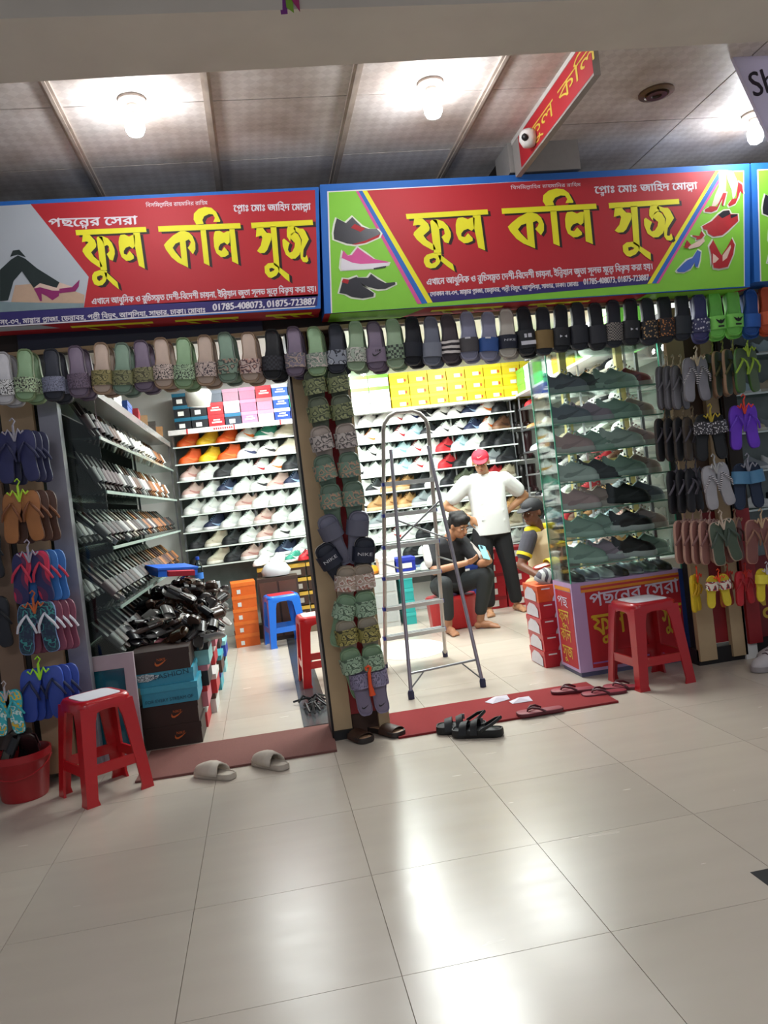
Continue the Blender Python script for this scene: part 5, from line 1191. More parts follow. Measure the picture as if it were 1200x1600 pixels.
# ================================================================== MATS AND FLOOR THINGS
def carpet(name, x0, x1, y0, y1, col, col2, label, skew=0):
    m = pattern(name+'_pile', (col, col2, col, col2, col), 260, 'camo', .95)
    mb = MB().add([(x0, y0, 0), (x1, y0-skew, 0), (x1+.02, y1-skew, 0), (x0-.02+skew, y1, 0), (x0, y0, .009), (x1, y0-skew, .009), (x1+.02, y1-skew, .009), (x0-.02+skew, y1, .009)],
       [(0,3,2,1),(4,5,6,7),(0,1,5,4),(1,2,6,5),(2,3,7,6),(3,0,4,7)])
    o = link(name, mb.mesh(name), m); tag(o, label, 'mat')
    link('hem', MB().bar((x0, y0+.004, .006), (x1, y0-skew+.004, .006), .014, .011).mesh('hem'), mat(col2, .9), o)
    return o
carpet('door_mat', .19, 1.215, .845, 1.36, '#7c4f48', '#6c443e', 'dull red-brown mat across the left opening', .03)
carpet('door_mat', 1.55, 2.795, .855, 1.345, '#8c1f22', '#7a191c', 'bright red mat across the right opening')
def mule(x, y, rz, label):
    o = link('slipper', m_sole(.25, .10, .030, 'slide', inset=True).mesh('slipper', 50), mat('#b5aa9c', .7), mw=TRS((x, y, 0), (0, 0, rz))); tag(o, label, 'slipper', 'beige slippers on the walkway')
    vs = []; fs = []; N = 9; st = [(-.035, .052, .050), (.0, .055, .060), (.04, .054, .056), (.08, .048, .044), (.11, .034, .032), (.124, .016, .022)]
    for x_, r_, h_ in st:
        vs += [(x_-.02*(1 if x_ < 0 else 0)*abs(cos(pi*k/(N-1))), -r_*cos(pi*k/(N-1)), .022+h_*sin(pi*k/(N-1))) for k in range(N)]
    for i in range(len(st)-1):
        for k in range(N-1): fs.append((i*N+k, (i+1)*N+k, (i+1)*N+k+1, i*N+k+1))
    fs.append(tuple(range((len(st)-1)*N, len(st)*N)))
    me = MB().add(vs, fs).mesh('hood', 60)
    h = link('hood', me, mat('#bfb4a6', .7), o); s = h.modifiers.new('thick', 'SOLIDIFY'); s.thickness = .008
mule(.595, .735, radians(140), 'beige rubber slipper on floor, nearer the red stool'); mule(.870, .755, radians(128), 'beige rubber slipper on floor, nearer the pillar')
MAR = ('#5c1824', '#8a2c38', '#4c1420')
for x, y, rz, lb in ((2.345, .87, 178, 'maroon flip-flop lying on front edge of red mat'), (2.66, 1.17, 165, 'maroon flip-flop, left one of group by the right stool'), (2.80, 1.05, 172, 'maroon flip-flop, middle one of group by the right stool'), (2.955, 1.10, 150, 'maroon flip-flop tucked behind leg of right stool')):
    o = place('flip_flop', TRS((x, y, .010 if x < 2.8 else 0), (0, 0, radians(rz))), MAR, lb, 'flip-flop', 'maroon flip-flops by the red mat')
for x, y, rz, lb in ((1.94, .69, 152, 'black strappy sandal on floor in front of red mat, nearer one'), (1.885, .81, 165, 'black strappy sandal on floor in front of red mat, farther one')):
    o = place('two_strap', TRS((x, y, .001), (0, 0, radians(rz))) @ Matrix.Diagonal((1.02, 1.1, 1.35, 1)), ('#111113', '#1a1b1d', '#141518'), lb, 'sandal', 'black sandals on the walkway')
    link('back_strap', MB().tube([(-.03, -.048, .03), (-.09, -.046, .055), (-.128, 0, .07), (-.09, .046, .055), (-.03, .048, .03)], .007, 6).mesh('back_strap', 60), mat('#141518', .35), o)
    link('buckle', MB().box(-.02, .0, -.058, -.054, .035, .055).mesh('buckle'), ALU, o)
t = link('paper_scrap', MB().add([(0, 0, .0), (.12, .01, .002), (.13, .06, .016), (.06, .09, .012), (-.02, .06, .002), (.05, .04, .02)], [(0, 1, 5), (1, 2, 5), (2, 3, 5), (3, 4, 5), (4, 0, 5)]).mesh('paper_scrap'), mat('#cfc8d4', .7), loc=(2.17, 1.19, .0105), rot=(0, 0, .2)); tag(t, 'crumpled white paper on the red mat, left piece', 'paper', 'paper scraps on the red mat')
t = link('paper_scrap', MB().add([(0, 0, .0), (.12, .0, .002), (.11, .05, .018), (.05, .07, .012), (-.01, .05, .002), (.05, .03, .02)], [(0, 1, 5), (1, 2, 5), (2, 3, 5), (3, 4, 5), (4, 0, 5)]).mesh('paper_scrap'), mat('#d4cdd8', .7), loc=(2.27, 1.125, .0105), rot=(0, 0, -.1)); tag(t, 'crumpled white paper on the red mat, right piece', 'paper', 'paper scraps on the red mat')
# dark square plate set in the floor
t = boxobj('floor_plate', 2.33, 2.48, -1.20, -1.05, 0, .0015, mat('#2c2c2e', .4)); tag(t, 'dark square plate in the floor at right edge', 'plate')
# white sneaker at right
o = place('sneaker', TRS((3.86, 1.01, .001), (0, 0, radians(188)), 1.1), ('#b8b2b4', '#8f8888', '#3a1c24'), 'white sneaker with dark side marks on floor at right edge', 'shoe')
o = place('sneaker', TRS((4.0, 1.16, .001), (0, 0, radians(185)), 1.1), ('#b8b2b4', '#8f8888', '#3a1c24'), 'white sneaker cut off at right edge, behind the other', 'shoe')
# red bucket at the left end
t = empty('bucket', (-.36, .93, 0)); tag(t, 'red plastic bucket with sandals in it at left edge', 'bucket')
m = mat('#a01c24', .35, 0, .05, 6)
link('tub', MB().lathe([(.105, .0), (.112, .01), (.135, .19), (.145, .20), (.146, .235), (.138, .235), (.128, .19), (.10, .02)], 24, cap=False).add([(.105*cos(2*pi*k/24), .105*sin(2*pi*k/24), .012) for k in range(24)], [tuple(range(24))]).mesh('tub', 40), m, t)
link('handle', MB().tube([(.148*cos(a), -.148*abs(sin(a))*1.0, .20-.075*sin(a)) for a in [pi*k/10 for k in range(11)]], .004, 6).mesh('handle', 60), m, t)
for i, (dx, dy, rx, ry, c) in enumerate(((-.05, 0, -60, 20, 'dark brown'), (.02, .02, -70, -10, 'black'), (.06, -.02, -55, -30, 'maroon'), (-.01, -.05, -65, 5, 'black'))):
    place('sandal', Matrix.Translation((-.36+dx, .93+dy, .235)) @ Matrix.Rotation(radians(ry*3), 4, 'Z') @ Matrix.Rotation(radians(rx), 4, 'Y') @ Matrix.Scale(.8, 4), SD[c], '%s sandal stuffed in red bucket, %s one' % (c, ORD[i]), 'sandal', 'sandals in the red bucket')
# glass fronted frame leaning at the left
t = empty('framed_panel', mw=TRS((.015, 1.22, .02), (radians(-3), radians(0), 0))); tag(t, 'pinkish white cabinet front with teal glass behind left stool', 'cabinet')
FRM = mat('#b0a0a8', .45, 0, .15, 8)
for n_, a_ in (('frame_stile', (-.17, -.115, 0, .58)), ('frame_stile', (.115, .17, 0, .58)), ('frame_rail', (-.115, .115, .50, .58)), ('frame_rail', (-.115, .115, 0, .06))):
    link(n_, MB().box(a_[0], a_[1], 0, .03, a_[2], a_[3]).mesh(n_), FRM, t)
link('pane', MB().box(-.115, .115, .012, .018, .06, .50).mesh('pane'), mat('#1c5c6c', .08, 0, .1, 4), t)
# ================================================================== SHOEBOXES AND HEAP IN THE LEFT ROOM
BRN = mat('#2e1f1a', .5); ORG = mat('#c2622a', .5); TEAL = mat('#3593ae', .5)
pn, wn = text_polys('NIKE')
def mark(w_, h, s, cx=.62, cz=.45): return [([[(w_*cx+a*s, h*cz+b_*s) for a, b_ in SWOOSH], *[[(w_*cx-.022+p[0]/wn*.05, h*cz+.012+p[1]*.022) for p in a_] for a_, h_ in pn]], ORG, 'logo')]
X0, X1 = .165, .490
shoebox(X0, X1, 1.40, 1.70, 0, .125, BRN, BRN, 'dark brown shoebox with orange tick, lowest in front stack', 'front box stack', mark(.325, .125, .07))
shoebox(X0-.006, X1-.006, 1.40, 1.70, .125, .25, BRN, BRN, 'dark brown shoebox with orange tick, second from floor', 'front box stack', mark(.325, .125, .07))
o = shoebox(X0+.012, X1+.006, 1.385, 1.69, .25, .362, TEAL, mat('#3fa0ba', .5), 'teal shoebox with dark lettering line, in front stack', 'front box stack')
mb = MB(); write(mb, 'FOR EVERY STREAM OF', (-.14, .018), (.13, .022), .026, -.1545); link('lettering', mb.mesh('lettering'), mat('#16445a', .5), o)
o = shoebox(X0-.01, X1-.008, 1.40, 1.70, .362, .442, TEAL, mat('#3fa0ba', .5), 'slanted teal shoebox with loose white pattern, in front stack', 'front box stack')
mb = MB(); write(mb, 'FASHION', (-.06, .035), (.14, .05), .04, -.1525); link('lettering', mb.mesh('lettering'), mat('#16445a', .5), o)
link('white_print', MB().poly([(-.15, .035), (-.10, .03), (-.04, .045), (-.03, .06), (-.10, .075), (-.155, .07)], (), -.1522).mesh('white_print'), pattern('scribble', ('#d0dce0', '#2a3c44', '#d0dce0', '#2a3c44', '#d0dce0'), 90), o)
shoebox(X0-.022, X1-.018, 1.39, 1.70, .442, .565, BRN, BRN, 'dark brown shoebox with orange tick, topmost of front stack', 'front box stack', mark(.33, .123, .075, .5, .4))
cs = [('red', '#b8242c'), ('teal', '#3fa0b0'), ('black', '#1c1a1c'), ('white', '#cfd4d0'), ('blue', '#28409c'), ('pink', '#c87884'), ('brown', '#4a2c20'), ('pale teal', '#8cc4c4')]
for s_ in range(6):
    y = 1.72+.335*s_
    for k in range(4):
        nm, c = cs[(s_*3+k*5) % 8]; nm2, c2 = cs[(s_*3+k*5+3) % 8]
        shoebox(.17+.012*((s_+k) % 3), .50+.018*((s_*2+k) % 4), y, y+.325, .128*k, .128*(k+1), mat(c, .5), mat(c2, .5), '%s shoebox, %s layer of %s stack behind the front stack' % (nm, ORD[k], ORD[s_]), 'box stacks under the heap of sandals',
                [([Q(.05, .12, .03, .07)], LBL, 'label')])
# heap of strappy sandals, grey ones painted as highlights of an unbuilt clear wrap
kinds = ['sandal', 'two_strap', 'loafer', 'slide_low']
hp = [('#8c8a88', '#b8b4b0', '#6c6a68'), ('#1a1517', '#2a2226', '#141214'), ('#17171b', '#2c2a2e', '#17171b'), ('#3a2418', '#5a3c28', '#3a2418'), ('#2c2024', '#8a8078', '#1a1618'), ('#4a3a34', '#b8b4ae', '#24201f')]
for i in range(120):
    u = RND.random(); v = RND.random(); y = 1.62+1.6*u; x = .10+.50*v
    dome = max(0, 1-((x-.36)/.34)**2)*max(.12, 1-((u-.55)/.58)**2)
    z = .54+.34*dome*RND.uniform(.55, 1.0) if i > 30 else .55+.1*RND.random()
    k = kinds[i % 4] if i % 4 != 2 else 'sandal'
    place(k, TRS((x, y, z), (RND.uniform(-.9, .9), RND.uniform(-1.0, .7), RND.uniform(0, 6.28)), .84), tuple(mat(q_, .22) for q_ in hp[i % 6]), '%s %s in the big heap, %s %s, %s' % (('grey', 'dark brown', 'black', 'brown', 'plum black', 'taupe')[i % 6], {'sandal': 'strap sandal', 'two_strap': 'two-strap sandal', 'slide_low': 'slide'}[k], ('front', 'middle', 'back')[min(2, int(u*3))], ('left', 'centre', 'right')[min(2, int(v*3))], 'near its top' if z > .72 else 'low down'), 'sandal', 'heap of dark sandals in the left room', extra=(i % 2 == 0))
t = link('sandal_box', MB().box(-.15, .15, -.12, .12, 0, .06).mesh('sandal_box'), mat('#2468d8', .4), loc=(.27, 2.75, .90), rot=(.1, .1, .5)); tag(t, 'bright blue box lid lying on the sandal heap', 'box'); link('lip', MB().box(-.155, .155, -.125, .125, .05, .064).mesh('lip'), mat('#2468d8', .4), t)
t = link('red_pouch', MB().box(-.09, .09, -.06, .06, 0, .035).mesh('red_pouch'), mat('#c8243c', .5), loc=(.37, 2.42, .905), rot=(0, .1, .2)); tag(t, 'small red pouch on the sandal heap under the blue box', 'pouch')
t = empty('water_bottle', (.42, 3.3, .74)); tag(t, 'clear plastic water bottle with blue cap behind the heap', 'bottle')
link('bottle_body', MB().lathe([(.032, 0), (.034, .01), (.034, .15), (.028, .18), (.013, .20), (.013, .22)], 14).mesh('bottle_body', 60), glass_mat('bottle_plastic', (.75, .88, .95), 1.2), t)
link('cap', MB().lathe([(.016, .215), (.016, .24)], 10).mesh('cap', 60), mat('#1c4cb8', .4), t); link('label', MB().lathe([(.0345, .06), (.0345, .11)], 14, cap=False).mesh('label', 60), mat('#3a78c8', .5), t)
t = boxobj('low_table', .17, .56, 3.05, 3.6, .52, .738, mat('#8c9498', .5)); tag(t, 'grey low bench behind the sandal heap', 'bench')
# orange boxes
for k in range(5):
    o = shoebox(.575+.004*k, .81+.004*k, 4.50, 4.82, .124*k, .124*(k+1), mat('#e0641c', .45), mat('#ea7428', .45), 'orange shoebox, %s from floor in orange stack' % ORD[k], 'orange box stack in the left room', [([Q(.05, .085, .02, .06)], LBL, 'label')], yaw=.06)
# low boxes with yellow edges behind the blue stool, bottom of the back wall
for k in range(4):
    for i in range(3):
        shoebox(.86+.25*i, 1.10+.25*i, 4.86, 5.0, .14+.145*k, .27+.145*k, mat('#3a2418', .5), mat('#c8a03c', .5), 'brown shoebox with yellow lid, %s from left in %s row' % (ORD[i], ORD[3-k]), 'brown and yellow boxes behind the blue stool', [([Q(.05, .19, .02, .07)], mat('#a8a49c', .5), 'label')])
t = boxobj('low_counter', .80, 1.68, 4.85, 5.02, 0, .138, mat('#6a5a48', .5)); tag(t, 'low brown plinth under the yellow lidded boxes', 'plinth')
for i, (x, c, nm) in enumerate(((.92, 'white', 'white'), (1.08, 'white', 'white'), (1.24, 'teal and white', 'green'), (1.38, 'red and black', 'red'), (1.52, 'navy', 'navy'))):
    place('sneaker', TRS((x, 4.93, .735), (0, 0, radians(230)), .85), COLS[c], '%s small shoe, %s from left on top of yellow lidded boxes' % (nm, ORD[i]), 'shoe', 'small shoes on the yellow lidded boxes')
t = link('plastic_bag', MB().lathe([(.001, 0), (.13, .01), (.15, .06), (.11, .12), (.04, .16), (.001, .17)], 14).mesh('plastic_bag', 60), mat('#c9ced2', .3, 0, .1, 10, .6), loc=(1.05, 4.72, .62), scale=(1, .7, 1)); tag(t, 'white plastic bag lying before the lower shelves, left room', 'bag')
t = boxobj('low_shelf_unit', .85, 1.25, 4.60, 4.84, 0, .62, mat('#3c2c24', .5)); tag(t, 'dark low cabinet behind the blue stool', 'cabinet')
boxobj('door', .87, 1.04, 4.592, 4.60, .04, .58, mat('#54382c', .5), t); boxobj('door', 1.06, 1.23, 4.592, 4.60, .04, .58, mat('#54382c', .5), t)
# dark straps and straw on the granite strip
mb = MB()
for i in range(14):
    a = RND.uniform(0, 6.28); p0 = Vector((1.13+RND.uniform(-.05, .07), 1.75+RND.uniform(-.15, .2), .02)); d = Vector((cos(a), sin(a), 0))*RND.uniform(.04, .10)
    mb.tube([p0-d, p0+Vector((0, 0, .02+.03*RND.random())), p0+d], .007, 5)
t = link('strap_tangle', mb.mesh('strap_tangle', 60), mat('#1a1a1c', .5)); tag(t, 'tangle of dark straps on the floor beside the pillar', 'straps', kind='stuff')
# ================================================================== BOXES BEHIND THE PEOPLE
t = empty('white_counter', (1.78, 4.45, 0)); tag(t, 'white low counter left of the seated man with phone', 'counter')
link('body', MB().box(0, .42, 0, .35, 0, .50).mesh('body'), mat('#c6cac6', .5), t); link('top', MB().box(-.01, .62, -.01, .36, .50, .52).mesh('top'), WHITE, t)
for z in (.05, .2, .35): link('panel', MB().box(.02, .40, -.006, 0, z, z+.12).mesh('panel'), mat('#b4bab8', .4), t)
for k in range(4):
    shoebox(2.23, 2.36, 4.42, 4.70, .12*k, .12*k+.118, mat('#2ca8a4', .45), mat('#3cb8b4', .45), 'teal shoebox, %s from floor beside white counter' % ORD[k], 'teal box stack')
t = link('yellow_bag', MB().lathe([(.001, 0), (.11, .01), (.13, .04), (.09, .09), (.001, .11)], 12).mesh('yellow_bag', 60), mat('#e0901c', .4), loc=(1.93, 4.6, .521), scale=(1.2, .8, 1)); tag(t, 'orange cloth bag on the white counter beside pillar', 'bag')
shoebox(2.22, 2.42, 4.46, 4.70, .525, .66, mat('#24349c', .45), mat('#2c3cac', .45), 'blue shoebox with pale label on the white counter', None, [([Q(.06, .16, .03, .08)], LBL, 'label')])
shoebox(2.05, 2.21, 4.46, 4.68, .525, .68, mat('#dcdcd8', .45), mat('#e4e4e0', .45), 'white shoebox on the white counter')
for i in range(3):
    for k in range(5):
        c, nm = [('#26408c', 'blue'), ('#b01c28', 'red'), ('#b01c28', 'dark red')][i]
        shoebox(2.83+.27*i, 3.09+.27*i, 4.62-.0*i, 4.92, .122*k, .122*(k+1), mat(c, .45), mat(c if k % 2 else '#8a1822', .45), '%s shoebox with white label, %s from floor behind standing man' % (nm, ORD[k]), 'red and blue boxes behind the standing man', [([Q(.09, .17, .025, .085)], LBL, 'label')])
for k in range(5):
    shoebox(3.66, 3.80, 4.30, 4.6, .122*k, .122*(k+1), mat('#b01c28', .45), mat('#9a1822', .45), 'red shoebox, %s from floor beside the right side rack' % ORD[k], 'red boxes right of the standing man', [([Q(.03, .10, .025, .085)], LBL, 'label')])
# red tub the young man sits on
t = empty('plastic_tub', (2.61, 3.92, 0)); tag(t, 'red plastic tub the man with the phone sits on', 'tub')
link('tub', MB().rings([(.24*cos(a)*1.0 if abs(cos(a)) < .8 else .24*(1 if cos(a) > 0 else -1)*.92, .17*sin(a)) for a in [2*pi*k/24 for k in range(24)]], [(.80, 0), (.9, .02), (1, .26), (1.04, .27), (1.04, .29)]).mesh('tub', 50), mat('#c41c24', .35), t)
link('lid', MB().rings([(.235*cos(a), .168*sin(a)) for a in [2*pi*k/24 for k in range(24)]], [(1, .29), (.98, .305)]).mesh('lid', 50), mat('#a8181f', .35), t)

t = link('floor_sheet', MB().rings([(.30*cos(a), .42*sin(a)) for a in [2*pi*k/28 for k in range(28)]], [(1, 0), (1, .003), (.98, .004)]).mesh('floor_sheet'), mat('#eeeeea', .35), loc=(2.05, 3.20, .0005)); tag(t, 'thin white plastic sheet on floor behind the ladder', 'sheet')
# ================================================================== LADDER
t = empty('step_ladder', (2.0, 2.2, 0)); tag(t, 'aluminium folding step ladder standing open in the right shop', 'ladder')
O = Vector((2.0, 2.2, 0))
ALUL = mat('#b8b2ac', .35, .45, .05, 12)
def lt(name, pts, r, m=ALUL, n=10): return link(name, MB().tube([Vector(p)-O for p in pts], r, n).mesh(name, 60), m, t)
# tread side: hoop of one tube
fl, frr = Vector((1.755, 2.62, .012)), Vector((2.24, 2.70, .012)); tl, tr = Vector((1.875, 2.16, 1.74)), Vector((2.195, 2.16, 1.735))
arc = [tl+Vector((.012, 0, .05)), tl+Vector((.05, 0, .095)), tl+Vector((.10, 0, .118)), tr+Vector((-.10, 0, .123)), tr+Vector((-.05, 0, .10)), tr+Vector((-.012, 0, .055))]
lt('hoop_rail', [fl, tl]+arc+[tr, frr], .0145)
for z in (1.37, 1.15, .92, .69, .46, .235):
    f = (z-.012)/(1.74-.012); a = fl.lerp(tl, f); b_ = frr.lerp(tr, f)
    o = link('tread', MB().bar(a-O, b_-O, .105, .028).mesh('tread'), mat('#cfd2d0', .4, .2), t)
    mb = MB()
    for k in range(3): mb.bar(a-O+Vector((0, -.03+.03*k, .015)), b_-O+Vector((0, -.03+.03*k, .015)), .006, .003)
    link('tread_ribs', mb.mesh('tread_ribs'), STEEL, o)
    for p in (a, b_): link('end_cap', MB().box(-.016, .016, -.03, .03, -.012, .012).mesh('end_cap'), mat('#2a3aa0', .4), o, p-O)
gl, gr = Vector((1.765, 1.62, .01)), Vector((2.24, 1.64, .01)); hl, hr = Vector((1.905, 2.12, 1.60)), Vector((2.17, 2.12, 1.60))
lt('rear_rail', [gl, hl], .0125, mat('#97939f', .35, .5)); lt('rear_rail', [gr, hr], .0125, mat('#97939f', .35, .5))
def on(a, b_, z): return a.lerp(b_, (z-a.z)/(b_.z-a.z))
lt('crossbar', [on(gl, hl, .15), on(gr, hr, .17)], .008, STEEL); lt('brace', [on(gl, hl, .04)+Vector((0, 0, .02)), on(gl, hl, .15).lerp(on(gr, hr, .17), .22)], .005, STEEL); lt('brace', [on(gr, hr, .05), on(gl, hl, .15).lerp(on(gr, hr, .17), .76)], .005, STEEL)
lt('cross_brace', [on(gl, hl, .98), on(gr, hr, 1.22)], .006, STEEL); lt('cross_brace', [on(gl, hl, 1.12), on(gr, hr, .95)], .006, STEEL)
lt('spreader', [on(gl, hl, .80), on(fl, tl, .80)], .006, STEEL); lt('spreader', [on(gr, hr, .80), on(frr, tr, .80)], .006, STEEL)
for p in (fl, frr, gl, gr): link('rubber_foot', MB().lathe([(.02, -.01), (.021, .03), (.016, .045)], 10).mesh('rubber_foot', 60), mat('#2a2c4c', .6), t, p-O)
# ================================================================== PEOPLE
def ico(c, r, R=None, n=12, m=8):
    """ellipsoid: r = radii, R = rotation matrix"""
    vs = []; fs = []; r = (r, r, r) if isinstance(r, (int, float)) else r
    for i in range(m+1):
        th = pi*i/m
        for k in range(n):
            v = Vector((r[0]*sin(th)*cos(2*pi*k/n), r[1]*sin(th)*sin(2*pi*k/n), r[2]*cos(th)))
            vs.append((R @ v if R else v)+Vector(c))
    for i in range(m):
        for k in range(n): fs.append((i*n+k, (i+1)*n+k, (i+1)*n+(k+1) % n, i*n+(k+1) % n))
    return vs, fs
class Body:
    def __init__(s): s.mb = MB()
    def ball(s, c, r, R=None): s.mb.add(*ico(c, r, R)); return s
    def limb(s, pts, rs, flat=1, axis=None):
        """tapered limb through points, spheres at the joints"""
        for i in range(len(pts)-1):
            a, b_ = Vector(pts[i]), Vector(pts[i+1]); d = (b_-a).length
            t = (b_-a).normalized(); u = Vector((0, 0, 1)) if abs(t.z) < .9 else Vector((0, 1, 0))
            x = t.cross(u).normalized(); y = x.cross(t)
            n = 12; vs = []; fs = []
            for j, (p, r) in enumerate(((a, rs[i]), (a.lerp(b_, .5), (rs[i]+rs[i+1])/2*1.02), (b_, rs[i+1]))):
                vs += [p+(x*cos(2*pi*k/n)+y*sin(2*pi*k/n))*r for k in range(n)]
            for j in range(2):
                for k in range(n): fs.append((j*n+k, (j+1)*n+k, (j+1)*n+(k+1) % n, j*n+(k+1) % n))
            fs += [tuple(range(n)), tuple(range(2*n, 3*n))[::-1]]
            s.mb.add(vs, fs)
        for p, r in zip(pts, rs): s.ball(p, r*.995)
        return s
    def loft(s, rings, n=24):
        """rings: (centre, rx, ry) stacked upwards"""
        vs = []; fs = []
        for c, rx, ry in rings: vs += [(c[0]+rx*cos(2*pi*k/n), c[1]+ry*sin(2*pi*k/n), c[2]) for k in range(n)]
        for i in range(len(rings)-1):
            for k in range(n): fs.append((i*n+k, i*n+(k+1) % n, (i+1)*n+(k+1) % n, (i+1)*n+k))
        fs += [tuple(range(n))[::-1], tuple(range((len(rings)-1)*n, len(rings)*n))]
        s.mb.add(vs, fs); return s
    def build(s, name, m, parent, voxel=.009, smooth=4, clamp=None, origin=(0, 0, 0)):
        me = s.mb.mesh(name); o = bpy.data.objects.new('tmp', me); C.objects.link(o)
        r = o.modifiers.new('r', 'REMESH'); r.mode = 'VOXEL'; r.voxel_size = voxel
        q = o.modifiers.new('s', 'SMOOTH'); q.iterations = smooth; q.factor = .6
        bpy.context.view_layer.update(); dg = bpy.context.evaluated_depsgraph_get()
        m2 = bpy.data.meshes.new_from_object(o.evaluated_get(dg)); bpy.data.objects.remove(o); bpy.data.meshes.remove(me)
        m2.name = name; m2.materials.clear()
        for v in m2.vertices:
            if clamp: clamp(v)
            v.co -= Vector(origin)
        m2.shade_smooth()
        return link(name, m2, m, parent)
def lerp3(a, b_, t): return tuple(a[i]+(b_[i]-a[i])*t for i in range(3))
def hand(B, wrist, direc, palm_n, curl=.5, side=1, s=1.0):
    """palm and five fingers from the wrist; palm_n is the way the palm faces; side says on which side the thumb leaves"""
    d = Vector(direc).normalized(); n = Vector(palm_n); n = (n-d*n.dot(d)).normalized(); x = d.cross(n).normalized()*side
    w_ = Vector(wrist)
    R = Matrix((x, n, d)).transposed()
    B.ball(w_+d*.042*s, (.038*s, .014*s, .048*s), R)
    for k, (off, ln) in enumerate(((.028, .066), (.010, .074), (-.009, .069), (-.027, .055))):
        a = w_+d*.078*s+x*off*s; p = [a]; ang = 0; L_ = ln*s
        for seg, fr_ in enumerate((.45, .32, .23)):
            ang += curl*(.5+.35*seg); a = a+(d*cos(ang)+n*sin(ang))*L_*fr_; p.append(a)
        B.limb(p, [.0088*s, .0082*s, .0075*s, .0066*s])
    a = w_+d*.022*s+x*.026*s
    B.limb([a, a+(x*.8+d*.6+n*.25)*.030*s, a+(x*.85+d*1.5+n*.7)*.036*s, a+(x*.8+d*2.2+n*1.0)*.037*s], [.012*s, .0105*s, .0095*s, .008*s])
def foot(B, ankle, direc, s=1.0):
    d = Vector(direc); d.z = 0; d.normalize(); a = Vector(ankle); x = Vector((d.y, -d.x, 0)); R = Matrix((x, d, Vector((0, 0, 1)))).transposed()
    B.ball((a.x-d.x*.025, a.y-d.y*.025, .032), (.034*s, .038*s, .032*s), R)
    B.ball((a.x+d.x*.05, a.y+d.y*.05, .035), (.036*s, .07*s, .034*s), R)
    B.ball((a.x+d.x*.115, a.y+d.y*.115, .021), (.044*s, .05*s, .021*s), R)
    for k in range(5):
        o_ = x*(.032-.016*k); ln = .175-.007*k
        B.limb([a*1+d*.13+o_-Vector((0, 0, a.z-.014)), a*1+d*ln+o_-Vector((0, 0, a.z-.011))], [.011, .0095 if k else .012])
def head(B, c, yaw, pitch, s=1.0):
    """skull, jaw, nose, ears; the face looks along -y when yaw and pitch are 0"""
    R = (Matrix.Rotation(yaw, 3, 'Z') @ Matrix.Rotation(pitch, 3, 'X'))
    P = lambda x, y, z: Vector(c)+R @ Vector((x*s, y*s, z*s))
    B.ball(P(0, .012, .025), (.074*s, .092*s, .086*s), R); B.ball(P(0, -.022, -.045), (.056*s, .064*s, .062*s), R)
    B.ball(P(0, -.058, -.078), (.026*s, .022*s, .020*s), R)
    B.limb([P(0, -.078, .018), P(0, -.103, -.022)], [.0085*s, .0135*s]); B.ball(P(.011, -.092, -.026), .0095*s); B.ball(P(-.011, -.092, -.026), .0095*s)
    B.ball(P(0, -.082, -.052), (.022*s, .010*s, .0055*s), R); B.ball(P(0, -.080, -.061), (.019*s, .010*s, .006*s), R)
    B.ball(P(.030, -.073, .028), (.024*s, .012*s, .008*s), R); B.ball(P(-.030, -.073, .028), (.024*s, .012*s, .008*s), R)
    B.ball(P(.036, -.056, -.018), (.022*s, .02*s, .018*s), R); B.ball(P(-.036, -.056, -.018), (.022*s, .02*s, .018*s), R)
    for sd in (-1, 1): B.ball(P(sd*.077, .004, -.004), (.010*s, .019*s, .030*s), R)
    return P, R
def face_bits(par, P, R, s, brow, org, beard=None):
    o0 = Vector(org)
    for sd in (-1, 1):
        e_ = link('eye', MB().add(*ico(P(sd*.030, -.080, .006)-o0, (.013*s, .007*s, .006*s), R)).mesh('eye', 80), mat('#d8d4d0', .3), par)
        link('iris', MB().add(*ico(P(sd*.030, -.0865, .005)-o0, (.0055*s, .003*s, .0055*s), R)).mesh('iris', 80), mat('#17100d', .2), e_)
        link('eyebrow', MB().tube([P(sd*.012, -.088, .026)-o0, P(sd*.030, -.088, .032)-o0, P(sd*.050, -.076, .026)-o0], [.003*s, .0045*s, .003*s], 6).mesh('eyebrow', 80), mat(brow, .8), par)
    link('lips', MB().add(*ico(P(0, -.0885, -.0565)-o0, (.019*s, .006*s, .0055*s), R)).mesh('lips', 80), mat('#8a4a3c', .5), par)
def hair_cap(par, P, R, s, col, org, low=0.0, extra=()):
    B = Body()
    B.ball(P(0, .022, .048), (.090*s, .100*s, .086*s), R); B.ball(P(0, .055, .005), (.076*s, .062*s, .072*s), R); B.ball(P(0, -.045, .085), (.064*s, .040*s, .030*s), R)
    for e_ in extra: B.ball(P(*e_[0]), e_[1], R)
    for k in range(14):
        a = 2*pi*k/14; B.ball(P(.066*cos(a), .018+.074*sin(a), .080+.016*sin(a*3)), .030*s)
    return B.build('hair', mat(col, .75, 0, .3, 60, .5), par, .008, 3, None, org)
SK1, SK2, SK3 = mat('#b0805c', .5, 0, .06, 12, name='skin'), mat('#a87656', .5, 0, .06, 12, name='skin'), mat('#6e4530', .5, 0, .06, 12, name='skin')

